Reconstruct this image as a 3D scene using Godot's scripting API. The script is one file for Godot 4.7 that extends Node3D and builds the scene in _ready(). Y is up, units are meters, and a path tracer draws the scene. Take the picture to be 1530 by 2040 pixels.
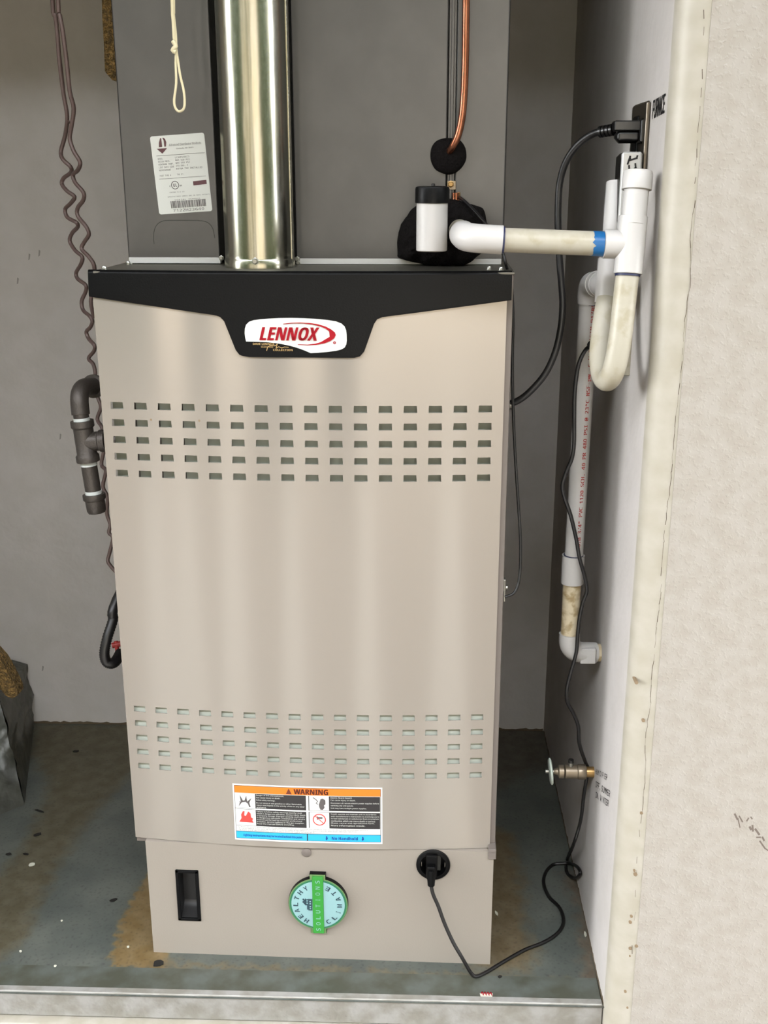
extends Node3D
# A furnace closet: bowed furnace on a filter cabinet, coil cabinet and flue above, drain line and cords on the right wall.
# The furnace faces +z with its front panel at z = 0; the closet is turned a little (RA) against it.
const RA := 0.01972
const XW := 0.4317    # right closet wall (closet frame)
const ZK := -0.7250   # back closet wall (closet frame)
const ZB := 0.0090    # front of the filter cabinet
const PH := 0.2665    # half width of the front panel
var room := Transform3D(Basis(Vector3.UP, RA), Vector3.ZERO)
var still := Transform3D()
var taken := {}
var M := {}

# ------------------------------------------------------------------ mesh building
class Shape:
	var v := PackedVector3Array()
	var n := PackedVector3Array()
	var uv := PackedVector2Array()
	var x := Transform3D()

	func tri(a: Vector3, b: Vector3, c: Vector3, na: Vector3, nb: Vector3, nc: Vector3, ua := Vector2.ZERO, ub := Vector2.ZERO, uc := Vector2.ZERO) -> void:
		var g := (b - a).cross(c - a)
		if g.length_squared() < 1e-18:
			return
		if g.dot(na + nb + nc) > 0.0:
			var t := b; b = c; c = t
			t = nb; nb = nc; nc = t
			var w := ub; ub = uc; uc = w
		for q in [a, b, c]:
			v.append(x * q)
		for q in [na, nb, nc]:
			n.append((x.basis * q).normalized())
		uv.append(ua); uv.append(ub); uv.append(uc)

	func quad(a: Vector3, b: Vector3, c: Vector3, d: Vector3, nn: Vector3) -> void:
		tri(a, b, c, nn, nn, nn, Vector2(0, 0), Vector2(1, 0), Vector2(1, 1))
		tri(a, c, d, nn, nn, nn, Vector2(0, 0), Vector2(1, 1), Vector2(0, 1))

	func box(lo: Vector3, hi: Vector3, r := 0.0) -> Shape:
		var c := (lo + hi) / 2.0
		var h := (hi - lo).abs() / 2.0
		r = minf(r, 0.49 * 2.0 * minf(h.x, minf(h.y, h.z)))
		var corner := func(s: Vector3, axis: int) -> Vector3:
			var q := h
			for k in 3:
				if k != axis:
					q[k] -= r
			return c + q * s
		var ax := [Vector3.RIGHT, Vector3.UP, Vector3.BACK]
		for k in 3:
			var i := (k + 1) % 3
			var j := (k + 2) % 3
			for s in [-1.0, 1.0]:
				var q := []
				for w in [[-1, -1], [1, -1], [1, 1], [-1, 1]]:
					var sg := Vector3.ZERO
					sg[k] = s; sg[i] = w[0]; sg[j] = w[1]
					q.append(corner.call(sg, k))
				quad(q[0], q[1], q[2], q[3], ax[k] * s)
		if r > 0.0:
			for k in 3:
				var i := (k + 1) % 3
				var j := (k + 2) % 3
				for a in [-1.0, 1.0]:
					for b in [-1.0, 1.0]:
						var s0 := Vector3.ZERO
						s0[i] = a; s0[j] = b; s0[k] = -1.0
						var s1 := s0
						s1[k] = 1.0
						var p0: Vector3 = corner.call(s0, i)
						var p1: Vector3 = corner.call(s1, i)
						var q0: Vector3 = corner.call(s0, j)
						var q1: Vector3 = corner.call(s1, j)
						var ni: Vector3 = ax[i] * a
						var nj: Vector3 = ax[j] * b
						tri(p0, p1, q1, ni, ni, nj)
						tri(p0, q1, q0, ni, nj, nj)
			for a in [-1.0, 1.0]:
				for b in [-1.0, 1.0]:
					for d in [-1.0, 1.0]:
						var s := Vector3(a, b, d)
						tri(corner.call(s, 0), corner.call(s, 1), corner.call(s, 2), ax[0] * a, ax[1] * b, ax[2] * d)
		return self

	# a surface f(s, t) over the unit square; normals by differences
	func surf(nu: int, nv: int, f: Callable) -> Shape:
		var P := []
		for j in nv + 1:
			var row := []
			for i in nu + 1:
				row.append(f.call(float(i) / nu, float(j) / nv))
			P.append(row)
		var N := []
		for j in nv + 1:
			var row := []
			for i in nu + 1:
				var a: Vector3 = P[j][mini(i + 1, nu)] - P[j][maxi(i - 1, 0)]
				var b: Vector3 = P[mini(j + 1, nv)][i] - P[maxi(j - 1, 0)][i]
				row.append(a.cross(b).normalized())
			N.append(row)
		for j in nv:
			for i in nu:
				var ua := Vector2(float(i) / nu, 1.0 - float(j) / nv)
				var ub := Vector2(float(i + 1) / nu, 1.0 - float(j) / nv)
				var uc := Vector2(float(i + 1) / nu, 1.0 - float(j + 1) / nv)
				var ud := Vector2(float(i) / nu, 1.0 - float(j + 1) / nv)
				tri(P[j][i], P[j][i + 1], P[j + 1][i + 1], N[j][i], N[j][i + 1], N[j + 1][i + 1], ua, ub, uc)
				tri(P[j][i], P[j + 1][i + 1], P[j + 1][i], N[j][i], N[j + 1][i + 1], N[j + 1][i], ua, uc, ud)
		return self

	# a tube along a path; r may be a number or a function of 0..1
	func tube(path: Array, r: Variant, sides := 12, fine := 0, closed := true) -> Shape:
		var pts := []
		if fine > 0 and path.size() > 2:
			for i in path.size() - 1:
				var a: Vector3 = path[maxi(i - 1, 0)]
				var b: Vector3 = path[i]
				var c: Vector3 = path[i + 1]
				var d: Vector3 = path[mini(i + 2, path.size() - 1)]
				for k in fine:
					pts.append(b.cubic_interpolate(c, a, d, float(k) / fine))
			pts.append(path[-1])
		else:
			pts = path
		var m := pts.size()
		var tg := []
		for i in m:
			tg.append(((pts[mini(i + 1, m - 1)] - pts[maxi(i - 1, 0)]) as Vector3).normalized())
		var up: Vector3 = (tg[0] as Vector3).cross(Vector3.RIGHT if absf(tg[0].x) < 0.8 else Vector3.UP).normalized()
		var ring_p := []
		var ring_n := []
		var along := 0.0
		var us := []
		for i in m:
			var t: Vector3 = tg[i]
			up = (up - t * up.dot(t)).normalized()
			var side := t.cross(up)
			var rr: float = r.call(float(i) / (m - 1)) if r is Callable else r
			var rp := []
			var rn := []
			for k in sides + 1:
				var a := TAU * k / sides
				var d := up * cos(a) + side * sin(a)
				rp.append(pts[i] + d * rr)
				rn.append(d)
			ring_p.append(rp); ring_n.append(rn)
			if i > 0:
				along += (pts[i] - pts[i - 1]).length()
			us.append(along)
		for i in m - 1:
			for k in sides:
				var u0 := float(k) / sides
				var u1 := float(k + 1) / sides
				tri(ring_p[i][k], ring_p[i][k + 1], ring_p[i + 1][k + 1], ring_n[i][k], ring_n[i][k + 1], ring_n[i + 1][k + 1], Vector2(u0, us[i]), Vector2(u1, us[i]), Vector2(u1, us[i + 1]))
				tri(ring_p[i][k], ring_p[i + 1][k + 1], ring_p[i + 1][k], ring_n[i][k], ring_n[i + 1][k + 1], ring_n[i + 1][k], Vector2(u0, us[i]), Vector2(u1, us[i + 1]), Vector2(u0, us[i + 1]))
		if closed:
			for e in [0, m - 1]:
				var nn: Vector3 = -tg[0] if e == 0 else tg[e]
				for k in sides:
					tri(pts[e], ring_p[e][k], ring_p[e][k + 1], nn, nn, nn)
		return self

	# a profile of [radius, height] turned about an axis; corners sharper than 40 degrees stay sharp
	func lathe(at: Vector3, axis: Vector3, prof: Array, sides := 32) -> Shape:
		axis = axis.normalized()
		var up := axis.cross(Vector3.RIGHT if absf(axis.x) < 0.8 else Vector3.UP).normalized()
		var side := axis.cross(up)
		var m := prof.size()
		var sn := []
		for i in m - 1:
			var d := Vector2(prof[i + 1][0] - prof[i][0], prof[i + 1][1] - prof[i][1])
			sn.append(Vector2(d.y, -d.x).normalized() if d.length() > 0.0 else Vector2.ZERO)
		for i in m - 1:
			var na: Vector2 = sn[i]
			var nb: Vector2 = sn[i]
			if i > 0 and absf(na.angle_to(sn[i - 1])) < 0.75:
				na = (na + sn[i - 1]).normalized()
			if i < m - 2 and absf(nb.angle_to(sn[i + 1])) < 0.75:
				nb = (nb + sn[i + 1]).normalized()
			for k in sides:
				var q := []
				var w := []
				for a in [TAU * k / sides, TAU * (k + 1) / sides]:
					var d: Vector3 = up * cos(a) + side * sin(a)
					q.append(at + d * prof[i][0] + axis * prof[i][1])
					q.append(at + d * prof[i + 1][0] + axis * prof[i + 1][1])
					w.append(d * na.x + axis * na.y)
					w.append(d * nb.x + axis * nb.y)
				tri(q[0], q[2], q[3], w[0], w[2], w[3])
				tri(q[0], q[3], q[1], w[0], w[3], w[1])
		return self

	# a flat outline in the xy plane of f, from depth d0 to d1 (front)
	func prism(outline: Array, d0: float, d1: float, f := Transform3D(), round_sides := false) -> Shape:
		var pl := PackedVector2Array(outline)
		var ids := Geometry2D.triangulate_polygon(pl)
		var fz := f.basis.z.normalized()
		for i in range(0, ids.size(), 3):
			var a := pl[ids[i]]
			var b := pl[ids[i + 1]]
			var c := pl[ids[i + 2]]
			tri(f * Vector3(a.x, a.y, d1), f * Vector3(b.x, b.y, d1), f * Vector3(c.x, c.y, d1), fz, fz, fz)
			if d1 - d0 > 0.0:
				tri(f * Vector3(a.x, a.y, d0), f * Vector3(b.x, b.y, d0), f * Vector3(c.x, c.y, d0), -fz, -fz, -fz)
		if d1 - d0 > 0.0:
			var m := pl.size()
			var turn := -1.0 if Geometry2D.is_polygon_clockwise(pl) else 1.0
			var en := []
			for i in m:
				var d := (pl[(i + 1) % m] - pl[i]).normalized()
				en.append(Vector2(d.y, -d.x) * turn)
			for i in m:
				var a := pl[i]
				var b := pl[(i + 1) % m]
				var na: Vector2 = en[i]
				var nb: Vector2 = en[i]
				if round_sides:
					if absf(na.angle_to(en[(i + m - 1) % m])) < 0.8:
						na = (na + en[(i + m - 1) % m]).normalized()
					if absf(nb.angle_to(en[(i + 1) % m])) < 0.8:
						nb = (nb + en[(i + 1) % m]).normalized()
				var wa := f.basis * Vector3(na.x, na.y, 0)
				var wb := f.basis * Vector3(nb.x, nb.y, 0)
				tri(f * Vector3(a.x, a.y, d0), f * Vector3(b.x, b.y, d0), f * Vector3(b.x, b.y, d1), wa, wb, wb)
				tri(f * Vector3(a.x, a.y, d0), f * Vector3(b.x, b.y, d1), f * Vector3(a.x, a.y, d1), wa, wb, wa)
		return self

	# a flat stroke of pen width w through points; place() carries (x, y) onto the surface
	func pen(line: Array, w: float, place: Callable, nn: Vector3) -> Shape:
		for i in line.size() - 1:
			var a: Vector2 = line[i]
			var b: Vector2 = line[i + 1]
			var d := (b - a).normalized() * w / 2.0
			var s := Vector2(-d.y, d.x)
			var q := [a - d + s, b + d + s, b + d - s, a - d - s]
			tri(place.call(q[0]), place.call(q[1]), place.call(q[2]), nn, nn, nn)
			tri(place.call(q[0]), place.call(q[2]), place.call(q[3]), nn, nn, nn)
		return self

	# printed lettering filling the box lo..hi; place() carries (x, y) onto the surface
	func words(s: String, font: Font, lo: Vector2, hi: Vector2, place: Callable, nn: Vector3) -> Shape:
		var tm := TextMesh.new()
		tm.text = s
		tm.font = font
		tm.font_size = 48
		tm.depth = 0.0
		tm.curve_step = 4.0
		tm.pixel_size = 0.01
		tm.horizontal_alignment = HORIZONTAL_ALIGNMENT_LEFT
		var ar := tm.get_mesh_arrays()
		var vs: PackedVector3Array = ar[Mesh.ARRAY_VERTEX]
		var ix: PackedInt32Array = ar[Mesh.ARRAY_INDEX] if ar[Mesh.ARRAY_INDEX] != null else PackedInt32Array(range(vs.size()))
		if vs.is_empty():
			return self
		var a := Vector2(1e9, 1e9)
		var b := -a
		for q in vs:
			a = a.min(Vector2(q.x, q.y))
			b = b.max(Vector2(q.x, q.y))
		for i in range(0, ix.size() - 2, 3):
			var q := []
			for k in 3:
				var w := vs[ix[i + k]]
				q.append(place.call(lo + (Vector2(w.x, w.y) - a) / (b - a) * (hi - lo)))
			tri(q[0], q[1], q[2], nn, nn, nn)
		return self

	func warp(f: Callable) -> Shape:
		for i in v.size():
			v[i] = f.call(v[i])
		return self

	func mesh(off: Vector3) -> ArrayMesh:
		var ar := []
		ar.resize(Mesh.ARRAY_MAX)
		var w := PackedVector3Array()
		w.resize(v.size())
		for i in v.size():
			w[i] = v[i] - off
		ar[Mesh.ARRAY_VERTEX] = w
		ar[Mesh.ARRAY_NORMAL] = n
		ar[Mesh.ARRAY_TEX_UV] = uv
		var am := ArrayMesh.new()
		am.add_surface_from_arrays(Mesh.PRIMITIVE_TRIANGLES, ar)
		return am


func sh(x := still) -> Shape:
	var s := Shape.new()
	s.x = x
	return s

# ------------------------------------------------------------------ things and parts
func numbered(called: String) -> String:
	var k: int = taken.get(called, 0)
	taken[called] = k + 1
	return called if k == 0 else "%s_%03d" % [called, k]

func tag(o: Node, label: String, category := "", group := "") -> void:
	o.set_meta("label", label)
	if category: o.set_meta("category", category)
	if group: o.set_meta("group", group)

func thing(called: String, label: String, category: String, at: Vector3, group := "") -> Node3D:
	var o := Node3D.new()
	o.name = numbered(called)
	add_child(o, true)
	o.position = at
	tag(o, label, category, group)
	return o

func part(called: String, s: Shape, m: Material, parent: Node3D, label := "") -> MeshInstance3D:
	var o := MeshInstance3D.new()
	o.name = called
	var off := Vector3.ZERO
	var q: Node = parent
	while q is Node3D and q != self:
		off += (q as Node3D).position
		q = q.get_parent()
	o.mesh = s.mesh(off)
	o.material_override = m
	parent.add_child(o, true)
	if label: o.set_meta("label", label)
	return o

func solo(called: String, label: String, category: String, s: Shape, m: Material, at: Vector3, group := "") -> MeshInstance3D:
	var o := MeshInstance3D.new()
	o.name = numbered(called)
	o.mesh = s.mesh(at)
	o.material_override = m
	add_child(o, true)
	o.position = at
	tag(o, label, category, group)
	return o

func struct(called: String, s: Shape, m: Material, label: String) -> MeshInstance3D:
	var o := MeshInstance3D.new()
	o.name = called
	o.mesh = s.mesh(Vector3.ZERO)
	o.material_override = m
	add_child(o, true)
	o.set_meta("kind", "structure")
	o.set_meta("label", label)
	return o

# ------------------------------------------------------------------ materials
func mat(c: Color, rough := 0.6, metal := 0.0, spec := 0.5) -> StandardMaterial3D:
	var m := StandardMaterial3D.new()
	m.albedo_color = c
	m.roughness = rough
	m.metallic = metal
	m.metallic_specular = spec
	return m

func noise(freq: float, oct := 4, seed_ := 1, kind := FastNoiseLite.TYPE_SIMPLEX_SMOOTH) -> FastNoiseLite:
	var n := FastNoiseLite.new()
	n.seed = seed_
	n.noise_type = kind
	n.frequency = freq
	n.fractal_octaves = oct
	return n

func noise_tex(n: FastNoiseLite, lo: Color, hi: Color, size := 512, from := 0.25, to := 0.75) -> NoiseTexture2D:
	var t := NoiseTexture2D.new()
	t.width = size
	t.height = size
	t.seamless = true
	t.noise = n
	var g := Gradient.new()
	g.offsets = PackedFloat32Array([from, to])
	g.colors = PackedColorArray([lo, hi])
	t.color_ramp = g
	return t

func tri_uv(m: StandardMaterial3D, per_metre: Vector3) -> void:
	m.uv1_triplanar = true
	m.uv1_world_triplanar = true
	m.uv1_scale = per_metre

func bumpy(m: StandardMaterial3D, n: FastNoiseLite, cm: float, from := 0.3, to := 0.7) -> void:
	m.heightmap_enabled = true
	m.heightmap_texture = noise_tex(n, Color.BLACK, Color.WHITE, 512, from, to)
	m.heightmap_scale = cm

func tinted(m: StandardMaterial3D, n: FastNoiseLite, lo: Color, hi: Color, from := 0.25, to := 0.75) -> void:
	m.albedo_texture = noise_tex(n, lo, hi, 512, from, to)

func make_materials() -> void:
	# painted walls: one paint, each tone shifted to offset the light it gets
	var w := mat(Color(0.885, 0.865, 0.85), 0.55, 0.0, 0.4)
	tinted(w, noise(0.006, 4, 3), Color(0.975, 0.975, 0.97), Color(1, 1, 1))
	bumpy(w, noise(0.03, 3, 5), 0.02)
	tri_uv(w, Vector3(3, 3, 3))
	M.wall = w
	var wf := mat(Color(0.655, 0.635, 0.605), 0.42, 0.0, 0.5)  # front face darkened to offset the stronger light outside
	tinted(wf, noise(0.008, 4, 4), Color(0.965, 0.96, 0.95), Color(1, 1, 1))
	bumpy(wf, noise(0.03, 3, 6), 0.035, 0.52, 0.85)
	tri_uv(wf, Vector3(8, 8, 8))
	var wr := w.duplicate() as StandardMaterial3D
	wr.albedo_color = Color(0.79, 0.77, 0.755)  # copy of the wall paint, darkened where the light falls too bright
	M.wall_dimmed = wr
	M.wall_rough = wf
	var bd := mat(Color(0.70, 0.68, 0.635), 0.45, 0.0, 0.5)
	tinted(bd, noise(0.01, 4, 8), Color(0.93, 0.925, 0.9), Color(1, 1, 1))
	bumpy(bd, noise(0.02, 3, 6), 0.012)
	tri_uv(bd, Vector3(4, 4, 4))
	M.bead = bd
	M.dark_wall = mat(Color(0.45, 0.42, 0.38), 0.8)
	# furnace paint
	var fp := mat(Color(0.70, 0.67, 0.635), 0.17, 0.42, 0.6)
	fp.anisotropy_enabled = true
	fp.anisotropy = -0.9
	M.paint = fp
	var fb := mat(Color(0.575, 0.545, 0.51), 0.36)
	bumpy(fb, noise(0.08, 2, 9), 0.004)
	tri_uv(fb, Vector3(6, 6, 6))
	M.base_paint = fb
	M.louver = mat(Color(0.72, 0.74, 0.70), 0.5)
	M.cab_side = mat(Color(0.47, 0.44, 0.42), 0.45, 0.2)
	M.cab_top = mat(Color(0.42, 0.41, 0.38), 0.4, 0.6)
	var bp := mat(Color(0.026, 0.027, 0.031), 0.38, 0.0, 0.25)
	bumpy(bp, noise(0.1, 2, 11), 0.006)
	tri_uv(bp, Vector3(6, 6, 6))
	M.black_plastic = bp
	M.black = mat(Color(0.055, 0.052, 0.055), 0.5)
	M.black_gloss = mat(Color(0.05, 0.05, 0.052), 0.3)
	M.hole = mat(Color(0.02, 0.02, 0.02), 0.8)
	var co := mat(Color(0.315, 0.31, 0.305), 0.30, 0.4, 0.5)
	tinted(co, noise(0.008, 5, 12), Color(0.95, 0.95, 0.95), Color(1, 1, 1))
	bumpy(co, noise(0.03, 3, 13), 0.006)
	tri_uv(co, Vector3(2.5, 2.5, 2.5))
	M.coil = co
	M.coil_dark = mat(Color(0.2, 0.2, 0.19), 0.5, 0.3)
	M.silver = mat(Color(0.86, 0.86, 0.85), 0.32, 0.25)
	var gv := mat(Color(0.85, 0.845, 0.81), 0.21, 1.0)
	tinted(gv, noise(0.02, 4, 14), Color(0.86, 0.85, 0.8), Color(1, 1, 1))
	bumpy(gv, noise(0.012, 3, 15), 0.02)
	tri_uv(gv, Vector3(5, 0.6, 5))
	M.galv = gv
	M.steel = mat(Color(0.75, 0.75, 0.73), 0.3, 0.9)
	M.copper = mat(Color(0.70, 0.47, 0.37), 0.27, 0.95)
	tinted(M.copper, noise(0.02, 4, 16), Color(0.78, 0.74, 0.7), Color(1, 1, 1))
	tri_uv(M.copper, Vector3(6, 2, 6))
	M.brass = mat(Color(0.68, 0.55, 0.36), 0.35, 0.8)
	M.stainless = mat(Color(0.50, 0.47, 0.43), 0.3, 0.95)
	M.nickel = mat(Color(0.60, 0.55, 0.48), 0.38, 0.7)
	var fo := mat(Color(0.06, 0.052, 0.052), 0.9, 0.0, 0.2)
	bumpy(fo, noise(0.05, 4, 17), 0.1)
	tri_uv(fo, Vector3(8, 8, 8))
	M.foam = fo
	M.pvc = mat(Color(0.77, 0.76, 0.75), 0.35, 0.0, 0.5)
	var pc := mat(Color(0.70, 0.68, 0.62), 0.4, 0.0, 0.5)
	tinted(pc, noise(0.012, 5, 18), Color(0.92, 0.9, 0.85), Color(1, 1, 1), 0.25, 0.5)
	tri_uv(pc, Vector3(5, 5, 5))
	M.pvc_cream = pc
	var ps := mat(Color(0.82, 0.77, 0.66), 0.5)
	tinted(ps, noise(0.015, 5, 19), Color(0.72, 0.66, 0.55), Color(1, 1, 1), 0.25, 0.55)
	tri_uv(ps, Vector3(6, 6, 6))
	M.pvc_stained = ps
	M.blue = mat(Color(0.04, 0.35, 0.58), 0.35)
	M.navy = mat(Color(0.08, 0.11, 0.25), 0.5)
	M.red_ink = mat(Color(0.55, 0.17, 0.15), 0.6)
	M.ink = mat(Color(0.05, 0.045, 0.05), 0.6)
	M.soft_ink = mat(Color(0.33, 0.31, 0.31), 0.7)
	M.cord = mat(Color(0.045, 0.04, 0.045), 0.4)
	M.brown_wire = mat(Color(0.33, 0.265, 0.25), 0.45)
	var st := mat(Color(0.88, 0.84, 0.70), 0.85)
	M.string = st
	var ir := mat(Color(0.27, 0.25, 0.235), 0.45, 0.5)
	bumpy(ir, noise(0.06, 3, 21), 0.02)
	tri_uv(ir, Vector3(8, 8, 8))
	M.iron = ir
	M.tape = mat(Color(0.85, 0.87, 0.86), 0.6)
	M.label_white = mat(Color(0.93, 0.93, 0.91), 0.4)
	M.sticker = mat(Color(0.86, 0.865, 0.84), 0.4)
	M.logo_red = mat(Color(0.60, 0.06, 0.12), 0.5, 0.0, 0.3)
	M.gold = mat(Color(0.72, 0.60, 0.40), 0.5)
	M.orange = mat(Color(0.95, 0.50, 0.17), 0.4)
	M.orange_ink = mat(Color(0.38, 0.16, 0.08), 0.5)
	M.label_black = mat(Color(0.13, 0.12, 0.125), 0.4)
	M.cyan = mat(Color(0.20, 0.70, 0.95), 0.4)
	M.cyan_ink = mat(Color(0.05, 0.2, 0.5), 0.5)
	M.pict_red = mat(Color(0.88, 0.27, 0.25), 0.5)
	M.maroon = mat(Color(0.30, 0.16, 0.18), 0.5)
	M.badge_face = mat(Color(0.55, 0.70, 0.71), 0.25)
	M.badge_green = mat(Color(0.19, 0.53, 0.20), 0.35)
	M.badge_rim = mat(Color(0.16, 0.42, 0.30), 0.35)
	M.badge_edge = mat(Color(0.40, 0.52, 0.33), 0.35)
	M.badge_ink = mat(Color(0.14, 0.24, 0.28), 0.5)
	M.white_paint = mat(Color(0.78, 0.82, 0.78), 0.5)
	M.insulation = mat(Color(0.55, 0.43, 0.23), 0.95)
	tinted(M.insulation, noise(0.03, 4, 23), Color(0.6, 0.6, 0.55), Color(1, 1, 1))
	bumpy(M.insulation, noise(0.05, 4, 23), 0.5)
	tri_uv(M.insulation, Vector3(6, 6, 6))
	var du := mat(Color(0.33, 0.335, 0.305), 0.35, 0.2)
	tinted(du, noise(0.01, 5, 24), Color(0.6, 0.6, 0.58), Color(1, 1, 1))
	bumpy(du, noise(0.01, 4, 25), 0.12)
	tri_uv(du, Vector3(4, 4, 4))
	M.duct = du
	M.wood = mat(Color(0.42, 0.33, 0.2), 0.8)
	M.leaf = mat(Color(0.06, 0.05, 0.035), 0.8)
	M.chip = mat(Color(0.82, 0.82, 0.76), 0.6)
	M.patio = mat(Color(0.30, 0.26, 0.21), 0.9)
	M.reflect_strip = mat(Color(0.95, 0.94, 0.92), 0.9)
	M.added_pier = mat(Color(0.88, 0.86, 0.82), 0.9)
	M.added_hedge = mat(Color(0.10, 0.13, 0.055), 0.95, 0.0, 0.2)
	M.red_plastic = mat(Color(0.55, 0.12, 0.1), 0.5)
	M.caulk = mat(Color(0.36, 0.31, 0.24), 0.8)
	M.smudge = mat(Color(0.66, 0.64, 0.62), 0.7)
	M.scuff = mat(Color(0.42, 0.38, 0.35), 0.8)
	M.crack = mat(Color(0.30, 0.25, 0.20), 0.9)
	M.grime = mat(Color(0.50, 0.43, 0.34), 0.8)
	make_floor_material()

func stain(img_xy: Vector2, poly: PackedVector2Array, n: FastNoiseLite, soft: float) -> float:  # soft mask, used for the real stains and the painted shade
	var p := img_xy + Vector2(n.get_noise_2d(img_xy.x * 40.0, img_xy.y * 40.0), n.get_noise_2d(img_xy.x * 40.0 + 99.0, img_xy.y * 40.0)) * 0.016
	var inside := Geometry2D.is_point_in_polygon(p, poly)
	var d := 1e9
	for i in poly.size():
		d = minf(d, p.distance_to(Geometry2D.get_closest_point_to_segment(p, poly[i], poly[(i + 1) % poly.size()])))
	return clampf(0.5 + (d if inside else -d) / soft, 0.0, 1.0)

# the sheet metal pan: grey green with brown water staining, scattered grit and a painted shade at the back right; x and z of the closet run over the picture
func make_floor_material() -> void:
	var w := 560
	var h := 360
	var img := Image.create(w, h, false, Image.FORMAT_RGB8)
	var n := noise(0.9, 5, 31)
	var fine := noise(0.35, 3, 32)
	var stains_and_shade := [
		[PackedVector2Array([Vector2(-0.6864, -0.7170), Vector2(-0.4648, -0.7240), Vector2(-0.4129, -0.5623), Vector2(-0.4433, -0.4286), Vector2(-0.4613, -0.3258), Vector2(-0.4686, -0.2176), Vector2(-0.4665, -0.1072), Vector2(-0.4607, -0.0085), Vector2(-0.4980, 0.0494), Vector2(-0.5833, -0.1034), Vector2(-0.5534, -0.2296), Vector2(-0.5574, -0.3726), Vector2(-0.5737, -0.4794), Vector2(-0.6549, -0.5954)]), Color(0.30, 0.265, 0.18), 0.03, 0.75],
		[PackedVector2Array([Vector2(-0.3044, -0.2013), Vector2(-0.3157, -0.1589), Vector2(-0.3187, -0.0737), Vector2(-0.3089, 0.0410), Vector2(-0.2222, 0.0426), Vector2(-0.2782, -0.2021)]), Color(0.46, 0.37, 0.22), 0.008, 0.9],
		[PackedVector2Array([Vector2(0.2697, -0.3658), Vector2(0.3327, -0.3353), Vector2(0.3381, -0.1871), Vector2(0.3320, -0.0703), Vector2(0.3467, -0.0176), Vector2(0.3273, 0.0245), Vector2(0.2435, 0.0251)]), Color(0.38, 0.32, 0.22), 0.03, 0.85],
		[PackedVector2Array([Vector2(0.4101, -0.2174), Vector2(0.4233, -0.1233), Vector2(0.4179, -0.0373), Vector2(0.4063, 0.0831), Vector2(0.4296, 0.0975), Vector2(0.4392, -0.0380), Vector2(0.4361, -0.2182)]), Color(0.36, 0.31, 0.25), 0.02, 0.85],
		[PackedVector2Array([Vector2(0.2986, -0.7437), Vector2(0.4420, -0.7483), Vector2(0.4350, -0.5894), Vector2(0.3363, -0.5087), Vector2(0.2826, -0.4343)]), Color(0.27, 0.245, 0.2), 0.04, 0.8],  # shade of the back right corner, painted into the floor colour
		[PackedVector2Array([Vector2(-0.2467, 0.0368), Vector2(-0.0001, 0.0418), Vector2(0.2726, 0.0479), Vector2(0.4216, 0.0536), Vector2(0.4226, 0.0472), Vector2(0.2731, 0.0393), Vector2(-0.0012, 0.0309), Vector2(-0.2499, 0.0235)]), Color(0.40, 0.345, 0.24), 0.012, 0.7],
	]
	for j in h:
		for i in w:
			var p := Vector2(-0.85 + 1.30 * (i + 0.5) / w, -0.75 + 0.85 * (j + 0.5) / h)
			var k := n.get_noise_2d(p.x * 9.0, p.y * 9.0)
			var c := Color(0.31, 0.33, 0.315).lerp(Color(0.385, 0.40, 0.375), clampf(0.5 + k, 0.0, 1.0))
			for s in stains_and_shade:
				var a := stain(p, s[0], n, s[2]) * (s[3] as float)
				if a > 0.0:
					c = c.lerp((s[1] as Color).lightened(0.12 * clampf(0.5 + n.get_noise_2d(p.x * 30.0, p.y * 30.0), 0.0, 1.0)), a)
			var g := fine.get_noise_2d(i * 1.0, j * 1.0)
			c = c.darkened(clampf((g - 0.25) * 0.5, 0.0, 0.2))
			img.set_pixel(i, j, c)
	var m := mat(Color.WHITE, 0.5, 0.15, 0.5)
	m.albedo_texture = ImageTexture.create_from_image(img)
	m.texture_repeat = false
	M.floor = m
	var st := mat(Color(0.375, 0.395, 0.375), 0.45, 0.25, 0.5)
	tinted(st, noise(0.01, 5, 33), Color(0.82, 0.8, 0.74), Color(1, 1, 1))
	tri_uv(st, Vector3(3, 3, 3))
	M.floor_strip = st
	var fa := mat(Color(0.67, 0.665, 0.65), 0.4, 0.3, 0.5)
	tinted(fa, noise(0.012, 5, 34), Color(0.86, 0.85, 0.82), Color(1, 1, 1))
	bumpy(fa, noise(0.02, 4, 35), 0.08)
	tri_uv(fa, Vector3(3, 3, 3))
	M.fascia = fa

# ------------------------------------------------------------------ lettering
var sans := SystemFont.new()
var sans_bold := SystemFont.new()
var serif := SystemFont.new()
var mono := SystemFont.new()

# plain pen letters on a 4 x 6 grid: strokes of x, y digit pairs
const GLYPHS := {
	"F": "0006 0646 0333", "U": "060110304146", "R": "00063645443303 2340", "N": "00064046", "A": "002640 1232", "C": "4536160501103041",
	"E": "46060040 0333", "H": "0006 4046 0343", "M": "0006234640", "I": "2026", "D": "00062644422000", "O": "163645413010010516",
	"S": "45361605044241301001", "W": "0610233046", "T": "0646 2620", ".": "1011"}

func pen_text(s: Shape, txt: String, size: Vector2, w: float, place: Callable, nn: Vector3) -> void:
	var at := 0.0
	for ch in txt:
		if GLYPHS.has(ch):
			for st in (GLYPHS[ch] as String).split(" "):
				var line := []
				for i in range(0, st.length() - 1, 2):
					line.append(Vector2(at + float(st[i]) * size.x, float(st[i + 1]) * size.y))
				s.pen(line, w, place, nn)
		at += (2.6 if ch == "." else 5.6) * size.x

func bow(x: float) -> float:
	return 0.015 * (1.0 - (x / PH) * (x / PH))

func ring(at: Vector3, axis: Vector3, r: float, r1: float, h: float, sides := 24) -> Shape:
	return sh().lathe(at, axis, [[r, -h / 2], [r1, -h / 2], [r1, h / 2], [r, h / 2]], sides)

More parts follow.
